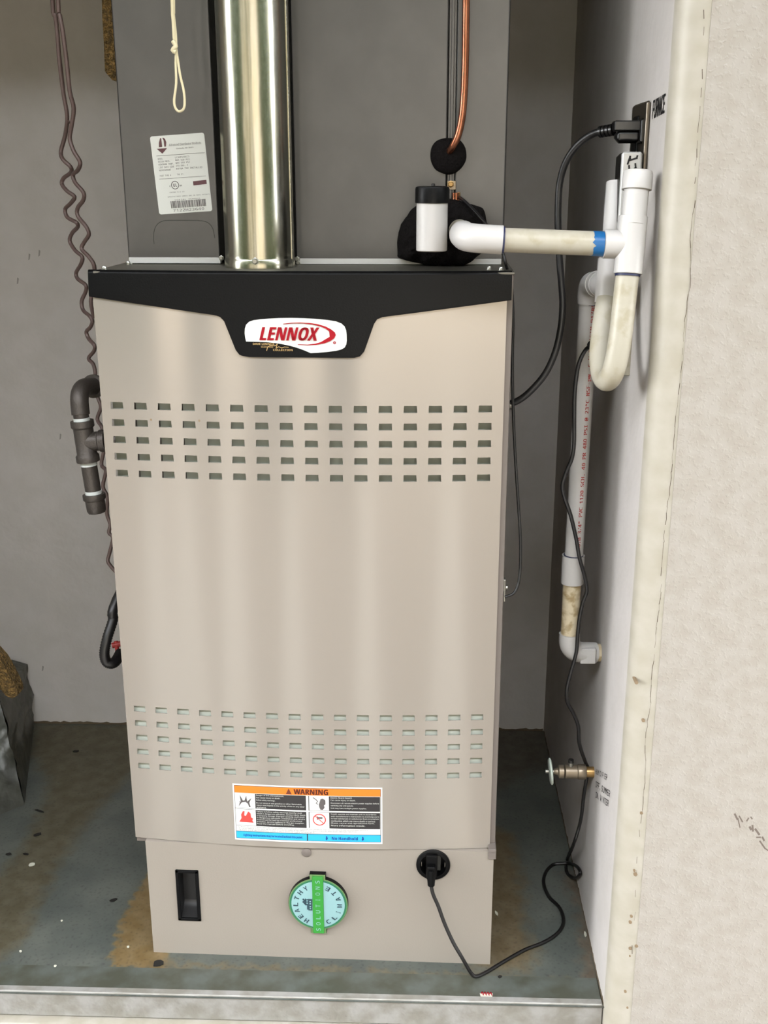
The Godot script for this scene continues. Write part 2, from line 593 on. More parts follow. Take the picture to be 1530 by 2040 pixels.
func circle(r: float, n := 40, at := Vector2.ZERO) -> Array:
	var q := []
	for i in n:
		q.append(at + Vector2(cos(TAU * i / n), sin(TAU * i / n)) * r)
	return q

func screw(at: Vector3, axis: Vector3, r := 0.004) -> Shape:
	return sh().lathe(at, axis, [[r * 1.3, 0], [r * 1.3, r * 0.3], [r, r * 0.4], [r, r * 1.2], [r * 0.8, r * 1.5], [0, r * 1.5]], 6)

# ------------------------------------------------------------------ the scene
func _ready() -> void:
	var cam := Camera3D.new()
	cam.name = "camera"
	add_child(cam)
	cam.position = Vector3(0.1865, 1.1482, 1.3952)
	cam.basis = Basis(Vector3.UP, 0.05478) * Basis(Vector3.RIGHT, -0.29782) * Basis(Vector3.BACK, -0.00155)
	cam.fov = 50.6765
	cam.near = 0.05
	cam.far = 200.0
	cam.current = true
	var sky := ProceduralSkyMaterial.new()
	sky.sky_top_color = Color(0.87, 0.88, 0.90)
	sky.sky_horizon_color = Color(0.97, 0.975, 0.97)
	sky.sky_curve = 0.2
	sky.ground_bottom_color = Color(0.35, 0.33, 0.30)
	sky.ground_horizon_color = Color(0.45, 0.44, 0.40)
	sky.sky_energy_multiplier = 10.5
	var env := Environment.new()
	env.background_mode = Environment.BG_SKY
	env.sky = Sky.new()
	env.sky.sky_material = sky
	env.background_energy_multiplier = 1.0
	env.tonemap_mode = Environment.TONE_MAPPER_LINEAR
	env.tonemap_exposure = 0.1
	env.sdfgi_enabled = true
	env.ssao_enabled = true
	env.ssil_enabled = true
	var we := WorldEnvironment.new()
	we.name = "world_environment"
	we.environment = env
	add_child(we)
	# a high sun from the right, behind the house: it reaches the added piers and foliage screen, not the closet
	var sun := DirectionalLight3D.new()
	sun.name = "sun"
	sun.light_color = Color(1.0, 0.95, 0.86)
	sun.light_energy = 52.0
	sun.light_angular_distance = 0.6
	sun.shadow_enabled = true
	add_child(sun)
	sun.look_at_from_position(Vector3(6, 7, -3.7), Vector3.ZERO)
	for f in [[sans, "Droid Sans", 400], [sans_bold, "Droid Sans", 700], [serif, "Droid Serif", 400], [mono, "Droid Sans Mono", 400]]:
		f[0].font_names = PackedStringArray([f[1]])
		f[0].font_weight = f[2]
	make_materials()
	build_shell()
	build_filter_cabinet()
	build_furnace()
	build_coil()
	build_drain()
	build_electrics()
	build_left_side()
	build_small()

# ------------------------------------------------------------------ closet
func build_shell() -> void:
	# floor pan, top at 0
	var s := sh(room)
	s.surf(26, 16, func(a: float, b: float) -> Vector3: return Vector3(-0.85 + 1.30 * a, 0.0, 0.10 - 0.85 * b))
	var fl := struct("floor", s, M.floor, "stained grey-green sheet metal closet floor")
	part("subfloor", sh(room).box(Vector3(-0.85, -0.4, -0.78), Vector3(0.62, -0.004, 0.08)), M.dark_wall, fl)
	part("front_strip", sh(room).box(Vector3(-0.85, -0.003, 0.040), Vector3(0.4300, 0.0016, 0.0925), 0.001), M.floor_strip, fl)
	s = sh(room)
	s.box(Vector3(-0.85, -0.0425, 0.084), Vector3(0.4310, 0.0026, 0.0965), 0.002)
	struct("trim_1", s, M.fascia, "bent pale metal edge along the front of the floor")
	struct("trim_2", sh(room).box(Vector3(-0.85, -0.36, 0.05), Vector3(0.62, -0.045, 0.110), 0.003), M.bead, "white painted sill board under the metal floor edge")
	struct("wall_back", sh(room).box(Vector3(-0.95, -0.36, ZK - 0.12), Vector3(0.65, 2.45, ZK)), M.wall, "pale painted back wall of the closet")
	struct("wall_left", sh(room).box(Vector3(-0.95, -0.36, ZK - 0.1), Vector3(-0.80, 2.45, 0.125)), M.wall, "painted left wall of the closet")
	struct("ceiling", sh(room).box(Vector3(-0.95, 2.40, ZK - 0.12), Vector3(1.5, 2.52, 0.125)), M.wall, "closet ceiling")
	# right wall and the return that faces the camera, one solid with a rounded corner bead
	struct("wall_right", sh(room).box(Vector3(XW, -0.36, ZK - 0.1), Vector3(XW + 0.15, 2.45, 0.0955)), M.wall_dimmed, "pale painted right wall of the closet")
	var bead := [Vector2(XW, 0.0955)]
	for i in 9:
		var a := PI - PI / 2 * i / 8.0
		bead.append(Vector2(XW + 0.03 + 0.03 * cos(a), 0.0955 + 0.03 * sin(a)))
	bead.append(Vector2(XW + 0.034, 0.1255))
	bead.append(Vector2(XW + 0.034, 0.0955))
	var flat := Transform3D(Basis(Vector3.RIGHT, Vector3(0, 0, 1), Vector3(0, -1, 0)), Vector3.ZERO)   # x, z outline drawn upwards
	s = sh(room)
	s.prism(bead, -2.45, 0.36, flat, true)
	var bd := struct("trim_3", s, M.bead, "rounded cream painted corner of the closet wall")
	s = sh(room)
	s.box(Vector3(XW + 0.0335, -0.36, 0.0), Vector3(1.5, 2.45, 0.1263))
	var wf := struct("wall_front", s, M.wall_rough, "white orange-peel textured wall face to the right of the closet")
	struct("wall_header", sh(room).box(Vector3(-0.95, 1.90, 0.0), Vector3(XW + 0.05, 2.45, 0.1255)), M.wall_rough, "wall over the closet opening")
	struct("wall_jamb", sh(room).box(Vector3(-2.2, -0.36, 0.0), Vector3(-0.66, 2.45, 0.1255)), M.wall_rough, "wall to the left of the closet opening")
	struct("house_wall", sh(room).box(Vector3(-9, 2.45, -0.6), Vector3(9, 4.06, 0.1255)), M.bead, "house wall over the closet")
	struct("added_sky_blocker", sh(room).box(Vector3(-9, 4.06, -0.6), Vector3(9, 4.18, 3.0)), M.bead, "unseen high roof added to narrow the sky light")  # unseen roof, added to leave only a narrow band of sky
	var hg := noise(0.9, 4, 71)
	var hs := sh(room)
	hs.surf(80, 24, func(a: float, b: float) -> Vector3: return Vector3(lerpf(-14, 14, a), -0.4 + 6.4 * b + 0.12 * hg.get_noise_2d(a * 20.0, 3.0) * b, 5.8 + 0.4 * hg.get_noise_2d(a * 40.0, b * 9.0) + 0.6 * b * b))
	struct("added_hedge", hs, M.added_hedge, "tall unseen foliage screen added to trim the sky light")  # out of view; its height is set to cut off the low sky
	for w in [[-2.5, -2.2], [-1.75, -1.4], [-0.85, -0.5], [-0.1, 2.3]]:
		struct("added_pier", sh(room).box(Vector3(w[0], -0.4, 5.0), Vector3(w[1], 2.5, 5.15)), M.added_pier, "pale unseen pier added for bright reflections")  # unseen piers, added as bright reflections for the flue and panel
	# unseen pale strips, added so the front panel reflects vertical streaks
	for w in [[-0.205, -2.60, 0.16], [-0.165, -2.15, 0.15], [-0.105, -1.55, 0.15], [-0.02, -0.80, 0.12], [0.085, 0.10, 0.12], [0.20, 1.10, 0.18]]:
		var d := Vector3(w[1] - w[0], 0, 5.0).normalized()
		var ps := sh(Transform3D(Basis(d.cross(Vector3.UP), Vector3.UP, -d), Vector3(w[0], -0.36, 0)))
		ps.box(Vector3(-w[2] / 2, -0.01, -4.6), Vector3(w[2] / 2, 0.012, -0.75))
		struct("added_reflect_strip", ps, M.reflect_strip, "pale unseen ground strip added for reflected streaks")
	struct("ground", sh(room).box(Vector3(-8, -0.46, 0.10), Vector3(8, -0.36, 9.0)), M.patio, "patio slab outside the closet")
	# the hairline crack along the bead, in short broken runs
	var rng := RandomNumberGenerator.new()
	rng.seed = 7
	s = sh(room)
	var q := [Vector2(0.4568, 1.3213), Vector2(0.4599, 1.2716), Vector2(0.4614, 1.2155), Vector2(0.4613, 1.1630), Vector2(0.4633, 1.1255), Vector2(0.4613, 1.0818), Vector2(0.4660, 1.0372), Vector2(0.4628, 0.9915), Vector2(0.4630, 0.9449), Vector2(0.4608, 0.8670), Vector2(0.4615, 0.8113), Vector2(0.4600, 0.7670), Vector2(0.4585, 0.7219), Vector2(0.4596, 0.6558), Vector2(0.4581, 0.6083), Vector2(0.4570, 0.5529), Vector2(0.4579, 0.5033), Vector2(0.4550, 0.4526), Vector2(0.4589, 0.3859), Vector2(0.4571, 0.3250), Vector2(0.4560, 0.2625), Vector2(0.4589, 0.1985), Vector2(0.4588, 0.1161)]
	for i in q.size() - 1:
		var run := []
		for k in 7:
			var t := k / 6.0
			run.append((q[i] as Vector2).lerp(q[i + 1], t) + Vector2(rng.randf_range(-0.0008, 0.0008), 0))
		for k in 6:
			if rng.randf() < (0.35 if i < 4 or i > 18 else 0.95):
				s.pen([run[k], run[k + 1]], rng.randf_range(0.0002, 0.0008), func(p: Vector2) -> Vector3: return Vector3(p.x, p.y, 0.1266), Vector3.BACK)
	part("crack", s, M.crack, wf)
	# scuffed patch low on the right
	s = sh(room)
	var marks := [Vector2(0.5806, 0.3414), Vector2(0.5846, 0.3338), Vector2(0.5851, 0.3353), Vector2(0.5891, 0.3216), Vector2(0.5868, 0.3384), Vector2(0.5916, 0.3301), Vector2(0.5974, 0.3318), Vector2(0.5990, 0.3356), Vector2(0.6022, 0.3372), Vector2(0.6037, 0.3350), Vector2(0.6054, 0.3242), Vector2(0.6068, 0.3166), Vector2(0.6023, 0.3219), Vector2(0.6039, 0.3188), Vector2(0.6099, 0.3190), Vector2(0.6153, 0.3114), Vector2(0.6131, 0.3067), Vector2(0.6171, 0.3068), Vector2(0.6204, 0.3068), Vector2(0.6228, 0.3022), Vector2(0.6177, 0.3006), Vector2(0.6254, 0.2898), Vector2(0.6254, 0.2898), Vector2(0.6297, 0.2868)]
	for i in range(0, marks.size(), 2):
		s.pen([marks[i], marks[i + 1]], rng.randf_range(0.0015, 0.003), func(p: Vector2) -> Vector3: return Vector3(p.x, p.y, 0.1266), Vector3.BACK)
	part("scuff_mark", s, M.scuff, wf)
	# dirty chips near the foot of the bead
	s = sh(room)
	for g in [Vector2(0.4540, 0.2506), Vector2(0.4558, 0.2450), Vector2(0.4548, 0.1772), Vector2(0.4540, 0.1674), Vector2(0.4568, 0.1244), Vector2(0.4649, 0.1288), Vector2(0.4569, 0.1119), Vector2(0.4545, 0.0516), Vector2(0.4591, 0.0241), Vector2(0.4381, 0.5314), Vector2(0.4574, 0.3403), Vector2(0.4507, 0.4772)]:
		s.prism(circle(rng.randf_range(0.0012, 0.0028), 7, g), 0, 0.1267)
	part("chipped_spot", s, M.grime, bd)
	# grimy gap where the right wall meets the floor
	s = sh(room)
	var edge := noise(1.0, 4, 81)
	var tall := func(u: float) -> float: return 0.0035 + 0.006 * maxf(0.0, edge.get_noise_1d(u * 55.0) + 0.15)
	for i in 160:
		var z0 := ZK + 0.82 * i / 160.0
		var z1 := ZK + 0.82 * (i + 1) / 160.0
		s.prism([Vector2(z0, 0), Vector2(z1, 0), Vector2(z1, tall.call(z1)), Vector2(z0, tall.call(z0))], 0, 0.0006, Transform3D(Basis(Vector3(0, 0, 1), Vector3.UP, Vector3.LEFT), Vector3(XW, 0, 0)))
	part("grimy_gap", s, M.caulk, get_node("wall_right") as Node3D)
	s = sh(room)
	for i in 160:
		var x0 := -0.75 + 1.18 * i / 160.0
		var x1 := -0.75 + 1.18 * (i + 1) / 160.0
		s.prism([Vector2(x0, 0), Vector2(x1, 0), Vector2(x1, tall.call(x1 + 7.0)), Vector2(x0, tall.call(x0 + 7.0))], 0, 0.0006, Transform3D(Basis(), Vector3(0, 0, ZK)))
	part("grimy_gap", s, M.caulk, get_node("wall_back") as Node3D)
	s = sh(room)
	for g in [Vector3(-0.6739, 0.1324, -0.7119), Vector3(-0.6173, 1.0067, -0.7130), Vector3(-0.5970, 1.0134, -0.7134), Vector3(-0.6446, 0.9608, -0.7125), Vector3(-0.5885, 0.6501, -0.7136)]:
		var c: Vector3 = room.affine_inverse() * (g as Vector3)
		s.prism([Vector2(c.x - 0.002, c.y - 0.006), Vector2(c.x + 0.001, c.y - 0.004), Vector2(c.x + 0.003, c.y + 0.005), Vector2(c.x, c.y + 0.007)], 0, 0.0003, Transform3D(Basis(), Vector3(0, 0, ZK)))
	part("scuff_mark", s, M.smudge, get_node("wall_back") as Node3D)
	# marker writing on the right wall
	var wallface := func(p: Vector2) -> Vector3: return Vector3(XW - 0.0004, p.y, p.x)
	s = sh(room)
	for row in [["FURNACE", Vector2(0.0177, 1.2186), Vector2(0.0865, 1.2220), 0.0180, 0.0030], ["HUMIDIFIER", Vector2(-0.0802, 0.2772), Vector2(0.0126, 0.3215), 0.0080, 0.0013], ["OFF. SUMMER", Vector2(-0.0733, 0.2586), Vector2(0.0423, 0.3119), 0.0090, 0.0014], ["ON. WINTER", Vector2(-0.0678, 0.2436), Vector2(0.0363, 0.2927), 0.0090, 0.0014]]:
		var dir: Vector2 = row[2] - row[1]
		var txt: String = row[0]
		var wide := 0.0
		for ch in txt:
			wide += 2.6 if ch == "." else 5.6
		pen_text(s, txt, Vector2(dir.length() / wide, row[3] / 6.0), row[4], func(p: Vector2) -> Vector3: return wallface.call(row[1] + dir * (p.x / dir.length()) + Vector2(0, p.y)), Vector3.LEFT)
	part("handwriting", s, M.ink, get_node("wall_right") as Node3D, "black marker words on the wall")

# ------------------------------------------------------------------ filter cabinet
func build_filter_cabinet() -> void:
	var f := thing("filter_cabinet", "low beige metal cabinet on the floor under the furnace with a round green badge", "cabinet", Vector3(0.0114, 0.0, -0.33))
	var x0 := -0.2495
	var x1 := 0.2722
	var y1 := 0.199
	# body: five plain sides and a front with holes for the handle and the port
	var s := sh()
	var hx := [x0, -0.2025, -0.1765, 0.166, 0.200, x1]
	var hy := [0.0, 0.066, 0.147, 0.158, 0.192, y1]
	for i in 5:
		for j in 5:
			if (i == 1 and j == 1) or (i == 3 and j == 3):
				continue
			s.quad(Vector3(hx[i], hy[j], ZB), Vector3(hx[i + 1], hy[j], ZB), Vector3(hx[i + 1], hy[j + 1], ZB), Vector3(hx[i], hy[j + 1], ZB), Vector3.BACK)
	s.quad(Vector3(x0, 0, ZB), Vector3(x0, y1, ZB), Vector3(x0, y1, -0.67), Vector3(x0, 0, -0.67), Vector3.LEFT)
	s.quad(Vector3(x1, 0, ZB), Vector3(x1, y1, ZB), Vector3(x1, y1, -0.67), Vector3(x1, 0, -0.67), Vector3.RIGHT)
	s.quad(Vector3(x0, y1, ZB), Vector3(x1, y1, ZB), Vector3(x1, y1, -0.67), Vector3(x0, y1, -0.67), Vector3.UP)
	s.quad(Vector3(x0, 0, ZB), Vector3(x1, 0, ZB), Vector3(x1, 0, -0.67), Vector3(x0, 0, -0.67), Vector3.DOWN)
	s.quad(Vector3(x0, 0, -0.67), Vector3(x1, 0, -0.67), Vector3(x1, y1, -0.67), Vector3(x0, y1, -0.67), Vector3.FORWARD)
	part("body", s, M.base_paint, f)
	# recessed black pull
	s = sh()
	var a := Vector2(-0.2068, 0.0612)
	var b := Vector2(-0.1714, 0.1515)
	var rim := 0.0052
	for r in [[a.x, a.y, a.x + rim, b.y], [b.x - rim, a.y, b.x, b.y], [a.x, a.y, b.x, a.y + rim], [a.x, b.y - rim, b.x, b.y]]:
		s.box(Vector3(r[0], r[1], ZB - 0.001), Vector3(r[2], r[3], ZB + 0.0025), 0.001)
	var pull := part("pull_handle", s, M.black_plastic, f, "recessed black plastic pull")
	s = sh()
	a += Vector2(rim, rim); b -= Vector2(rim, rim)
	s.quad(Vector3(a.x, a.y, ZB), Vector3(a.x, b.y, ZB), Vector3(a.x, b.y, ZB - 0.022), Vector3(a.x, a.y, ZB - 0.022), Vector3.RIGHT)
	s.quad(Vector3(b.x, a.y, ZB), Vector3(b.x, b.y, ZB), Vector3(b.x, b.y, ZB - 0.022), Vector3(b.x, a.y, ZB - 0.022), Vector3.LEFT)
	s.quad(Vector3(a.x, b.y, ZB), Vector3(b.x, b.y, ZB), Vector3(b.x, b.y, ZB - 0.022), Vector3(a.x, b.y, ZB - 0.022), Vector3.DOWN)
	s.surf(1, 6, func(u: float, v: float) -> Vector3: return Vector3(lerpf(a.x, b.x, u), a.y + 0.016 * v, ZB - 0.022 * sin(v * PI / 2)))
	s.quad(Vector3(a.x, a.y, ZB - 0.022), Vector3(b.x, a.y, ZB - 0.022), Vector3(b.x, b.y, ZB - 0.022), Vector3(a.x, b.y, ZB - 0.022), Vector3.BACK)
	part("recess", s, M.black, pull)
	part("knockout_plug", sh().lathe(Vector3(-0.0061, 0.1888, ZB), Vector3.BACK, [[0.0075, 0], [0.0075, 0.0012], [0.006, 0.0022], [0, 0.0022]], 20), M.cab_side, f)
	# port for the cord
	var pc := Vector3(0.1830, 0.1752, ZB)
	var port := part("cord_port", sh().lathe(pc, Vector3.BACK, [[0.0253, 0], [0.0253, 0.003], [0.0240, 0.0042], [0.0195, 0.0042], [0.0180, 0.002], [0.0172, -0.014], [0, -0.014]], 40), M.black_plastic, f, "round black cord port")
	s = sh()
	s.box(pc + Vector3(0.003, -0.014, -0.014), pc + Vector3(0.0115, 0.012, -0.004), 0.001)
	part("socket_face", s, M.coil_dark, port)
	# round badge, set a quarter turn to the left
	var at := Vector3(0.0104, 0.1040, ZB)
	var bx := Transform3D(Basis(Vector3.BACK, PI / 2), at)
	s = sh(bx)
	var tab := 0.0116
	s.prism(circle(0.0448, 56), 0, 0.008, Transform3D(), true)
	s.prism([Vector2(-0.0515, -tab), Vector2(0.0515, -tab), Vector2(0.0515, tab), Vector2(-0.0515, tab)], 0, 0.0082)
	var badge := part("badge", s, M.badge_edge, f, "round plastic badge with a green band")
	part("backing", sh(bx).prism(circle(0.0452, 56), 0, 0.0072, Transform3D(), true).prism([Vector2(-0.0522, -tab - 0.0005), Vector2(0.0522, -tab - 0.0005), Vector2(0.0522, tab + 0.0005), Vector2(-0.0522, tab + 0.0005)], 0, 0.0072), M.black_plastic, badge)
	part("rim", sh(bx).prism(circle(0.0432, 56), 0.0078, 0.0086, Transform3D(), true), M.badge_rim, badge)
	part("face", sh(bx).lathe(Vector3(0, 0, 0.0084), Vector3.BACK, [[0.0405, 0], [0.0403, 0.0006], [0.03, 0.0014], [0.015, 0.0019], [0, 0.002]], 56), M.badge_face, badge)
	s = sh(bx)
	s.box(Vector3(-0.0498, -0.0088, 0.006), Vector3(0.0498, 0.0080, 0.0118), 0.0008)
	part("band", s, M.badge_green, badge)
	s = sh(bx)
	var plain := func(p: Vector2) -> Vector3: return Vector3(p.x, p.y, 0.0121)
	var k := 0
	for ch in "SOLUTIONS":
		var cx := lerpf(-0.0420, 0.0420, k / 8.0)
		s.words(ch, sans, Vector2(cx - (0.0007 if ch == "I" else 0.0024), -0.0036), Vector2(cx + (0.0007 if ch == "I" else 0.0024), 0.0030), plain, Vector3.BACK)
		k += 1
	part("lettering", s, M.badge_face, badge)
	s = sh(bx)
	for row in [["HEALTHY", 1.0, 0.0300, 148.0, 32.0], ["CLIMATE", -1.0, 0.0365, 208.0, 332.0]]:
		var txt: String = row[0]
		for i in txt.length():
			var ang := deg_to_rad(lerpf(row[3], row[4], float(i) / (txt.length() - 1)))
			var up := Vector2(cos(ang), sin(ang)) * (row[1] as float)
			var rt := Vector2(up.y, -up.x)
			var ctr: Vector2 = Vector2(cos(ang), sin(ang)) * (row[2] as float)
			var hw := 0.0008 if txt[i] == "I" else 0.0031
			s.words(txt[i], sans_bold, Vector2(-hw, 0), Vector2(hw, 0.0074), func(p: Vector2) -> Vector3:
				var q := ctr + rt * p.x + up * p.y
				return Vector3(q.x, q.y, 0.0100 + 0.0007 * (1.0 - q.length() / 0.0405)), Vector3.BACK)
	part("lettering", s, M.badge_ink, badge)
	# house sign over the band
	s = sh(bx)
	for w in [[-0.0095, 0.0085, 0.0105, 0.0145], [-0.0080, 0.0145, 0.0100, 0.0165], [-0.0005, 0.0165, 0.0095, 0.0185]]:
		s.prism([Vector2(w[0], w[1]), Vector2(w[2], w[1]), Vector2(w[2], w[3]), Vector2(w[0], w[3])], 0, 0.0107)
	s.prism([Vector2(-0.0015, 0.0180), Vector2(0.0118, 0.0180), Vector2(0.0050, 0.0235)], 0, 0.0107)
	s.prism([Vector2(0.0082, 0.0205), Vector2(0.0105, 0.0205), Vector2(0.0105, 0.0230), Vector2(0.0082, 0.0230)], 0, 0.0107)
	part("house_sign", s, M.badge_ink, badge)
	s = sh(bx)
	for w in [[-0.0070, 0.0105], [-0.0035, 0.0105], [0.0015, 0.0105], [0.0055, 0.0105], [0.0025, 0.0152], [0.0065, 0.0152]]:
		s.prism([Vector2(w[0], w[1]), Vector2(w[0] + 0.0018, w[1]), Vector2(w[0] + 0.0018, w[1] + 0.002), Vector2(w[0], w[1] + 0.002)], 0, 0.0109)
	part("house_window", s, M.badge_face, badge)

# ------------------------------------------------------------------ furnace
func cap_low(x: float) -> float:
	var pts := [Vector2(-0.272, 1.0052), Vector2(-0.105, 0.9836), Vector2(-0.0985, 0.9815), Vector2(-0.0935, 0.9762), Vector2(-0.0800, 0.9395), Vector2(-0.0755, 0.9335), Vector2(-0.068, 0.9305), Vector2(0.0735, 0.9305), Vector2(0.0805, 0.9325), Vector2(0.0858, 0.9385), Vector2(0.0985, 0.9735), Vector2(0.1025, 0.9795), Vector2(0.109, 0.9822), Vector2(0.274, 1.0030)]
	for i in pts.size() - 1:
		if x <= pts[i + 1].x:
			return lerpf(pts[i].y, pts[i + 1].y, clampf((x - pts[i].x) / (pts[i + 1].x - pts[i].x), 0.0, 1.0))
	return pts[-1].y

func on_bow(z: float) -> Callable:
	return func(p: Vector2) -> Vector3: return Vector3(p.x, p.y, bow(p.x) + z)

func bow_rect(s: Shape, lo: Vector2, hi: Vector2, z: float) -> void:
	s.surf(maxi(2, int((hi.x - lo.x) / 0.012)), 1, func(a: float, b: float) -> Vector3: return Vector3(lerpf(lo.x, hi.x, a), lerpf(lo.y, hi.y, b), bow(lerpf(lo.x, hi.x, a)) + z))

func build_furnace() -> void:
	var f := thing("furnace", "tall upright furnace with a bowed beige front, black top fascia and two bands of louvers", "furnace", Vector3(0.0, 0.199, -0.34))
	var s := sh()
	s.box(Vector3(-0.262, 0.1995, -0.69), Vector3(0.2745, 1.0360, -0.035), 0.002)
	s.box(Vector3(0.2655, 0.1995, -0.0355), Vector3(0.2745, 1.0360, -0.004), 0.001)
	part("cabinet", s, M.cab_side, f)
	part("foot_bracket", sh().box(Vector3(-0.2665, 0.190, -0.10), Vector3(-0.2499, 0.2035, -0.004), 0.001), M.cab_side, f)
	s = sh()
	s.box(Vector3(0.2640, 0.1996, -0.05), Vector3(0.2755, 0.2060, 0.0135), 0.001)
	s.box(Vector3(0.2640, 0.1890, 0.0096), Vector3(0.2755, 0.2020, 0.0135), 0.001)
	part("foot_bracket", s, M.cab_side, f)
	part("top_plate", sh().box(Vector3(-0.264, 1.0340, -0.69), Vector3(0.2755, 1.0374, 0.001), 0.001), M.cab_top, f)
	# bowed front with its louver holes
	var xs := [-PH]
	for i in 16:
		var c := -0.2450 + 0.4877 * i / 15.0
		xs.append(c - 0.0089); xs.append(c + 0.0089)
	xs.append(PH)
	var ys := [0.2000]
	for base in [0.4207, 0.8672]:
		for k in range(4, -1, -1):
			var top: float = base - 0.02325 * k
			ys.append(top - 0.0092); ys.append(top)
	ys.append(1.006)
	var at := func(i: int, j: int) -> Vector3:
		var x: float = xs[i]
		if j > 0 and j < ys.size() - 1 and j % 2 == 0 and i > 0 and i < xs.size() - 1:
			x += 0.0006 if i % 2 == 1 else -0.0006
		return Vector3(x, ys[j], bow(x))
	var nn := func(x: float) -> Vector3: return Vector3(0.03 * x / (PH * PH), 0, 1).normalized()
	s = sh()
	for j in ys.size() - 1:
		for i in xs.size() - 1:
			var a: Vector3 = at.call(i, j)
			var b: Vector3 = at.call(i + 1, j)
			var c: Vector3 = at.call(i + 1, j + 1)
			var d: Vector3 = at.call(i, j + 1)
			if i % 2 == 1 and j % 2 == 1 and j < ys.size() - 2 + 1 and i < xs.size() - 2:
				# thickness of the sheet round the hole
				for e in [[a, b, Vector3.UP], [b, c, Vector3.LEFT], [c, d, Vector3.DOWN], [d, a, Vector3.RIGHT]]:
					s.quad(e[0], e[1], e[1] - Vector3(0, 0, 0.0012), e[0] - Vector3(0, 0, 0.0012), e[2])
				continue
			s.tri(a, b, c, nn.call(a.x), nn.call(b.x), nn.call(c.x), Vector2(a.x, -a.y), Vector2(b.x, -b.y), Vector2(c.x, -c.y))
			s.tri(a, c, d, nn.call(a.x), nn.call(c.x), nn.call(d.x), Vector2(a.x, -a.y), Vector2(c.x, -c.y), Vector2(d.x, -d.y))
	# returns at the sides and the foot
	for sd in [-1.0, 1.0]:
		s.quad(Vector3(PH * sd, 0.2, 0), Vector3(PH * sd, 1.006, 0), Vector3(PH * sd, 1.006, -0.012), Vector3(PH * sd, 0.2, -0.012), Vector3.RIGHT * sd)
	s.surf(40, 1, func(a: float, b: float) -> Vector3: return Vector3(lerpf(-PH, PH, a), 0.2, lerpf(-0.006, bow(lerpf(-PH, PH, a)), b)))
	var panel := part("front_panel", s, M.paint, f, "bowed beige front panel with two bands of louver slots")
	# back plate behind each slot; upper ones set deeper to build in more shade
	var lvm := []
	for dz in [-0.0120, -0.0052]:
		var lv := sh()
		lv.quad(Vector3(-0.0108, -0.0118, dz), Vector3(0.0108, -0.0118, dz), Vector3(0.0108, 0.0058, dz), Vector3(-0.0108, 0.0058, dz), Vector3.BACK)
		lv.quad(Vector3(-0.0108, 0.0058, dz), Vector3(0.0108, 0.0058, dz), Vector3(0.0108, 0.0052, -0.0014), Vector3(-0.0108, 0.0052, -0.0014), Vector3.DOWN)
		lvm.append(lv.mesh(Vector3.ZERO))
	for base in [0.8672, 0.4207]:
		for k in 5:
			for i in 16:
				var o := MeshInstance3D.new()
				o.name = "louver"
				o.mesh = lvm[0 if base > 0.6 else 1]
				o.material_override = M.louver
				var x := -0.2450 + 0.4877 * i / 15.0
				panel.add_child(o, true)
				o.position = Vector3(x, base - 0.02325 * k - 0.0046, bow(x)) - f.position
				o.rotation.y = atan(0.03 * x / (PH * PH))
	# two rust specks
	s = sh()
	for g in [Vector2(-0.1990, 0.8448), Vector2(-0.1333, 0.8451)]:
		s.prism(circle(0.0016, 9, g), 0, 0)
	s.warp(func(v: Vector3) -> Vector3: return v + Vector3(0, 0, bow(v.x) + 0.0003))
	part("rust_speck", s, M.grime, panel)
	# black fascia
	s = sh()
	var cx := []
	for i in 61:
		cx.append(-0.2705 + 0.5425 * i / 60.0)
	for x in [-0.1035, -0.0985, -0.0960, -0.0935, -0.0890, -0.0840, -0.0800, -0.0775, -0.0755, -0.0720, 0.0770, 0.0805, 0.0835, 0.0858, 0.0900, 0.0945, 0.0985, 0.1005, 0.1025, 0.1055]:
		cx.append(x)
	cx.sort()
	var prof := func(x: float) -> Array:
		var z := bow(clampf(x, -PH, PH)) + 0.0035
		var lo := cap_low(x)
		return [Vector3(x, 1.0330, z - 0.010), Vector3(x, 1.0388, z - 0.0085), Vector3(x, 1.0388, z - 0.0060), Vector3(x, 1.0375, z - 0.0042), Vector3(x, 1.034, z - 0.0032), Vector3(x, 1.012, z - 0.0004), Vector3(x, minf(1.008, lo + 0.003), z), Vector3(x, lo + 0.0008, z), Vector3(x, lo, z - 0.0008), Vector3(x, lo, z - 0.005)]
	var pn := [Vector3(0, 0, -1), Vector3(0, 0.7, -0.7), Vector3(0, 1, 0.2), Vector3(0, 0.7, 0.7), Vector3(0, 0.12, 1), Vector3(0, 0.09, 1), Vector3(0, 0.02, 1), Vector3(0, -0.1, 1), Vector3(0, -0.9, 0.4), Vector3(0, -1, 0)]
	for i in cx.size() - 1:
		var A: Array = prof.call(cx[i])
		var B: Array = prof.call(cx[i + 1])
		for k in A.size() - 1:
			var ta: Vector3 = nn.call(cx[i])
			var tb: Vector3 = nn.call(cx[i + 1])
			var n0: Vector3 = pn[k] + Vector3(ta.x, 0, 0)
			var n1: Vector3 = pn[k] + Vector3(tb.x, 0, 0)
			var n2: Vector3 = pn[k + 1] + Vector3(tb.x, 0, 0)
			var n3: Vector3 = pn[k + 1] + Vector3(ta.x, 0, 0)
			s.tri(A[k], B[k], B[k + 1], n0, n1, n2)
			s.tri(A[k], B[k + 1], A[k + 1], n0, n2, n3)
	for e in [cx[0], cx[-1]]:
		var A: Array = prof.call(e)
		for k in range(1, A.size() - 1):
			var sd := Vector3.LEFT if e < 0.0 else Vector3.RIGHT
			s.tri(A[0], A[k], A[k + 1], sd, sd, sd)
	part("fascia", s, M.black_plastic, f, "black plastic fascia across the top of the front")
	build_logo(f)
	build_warning(f)
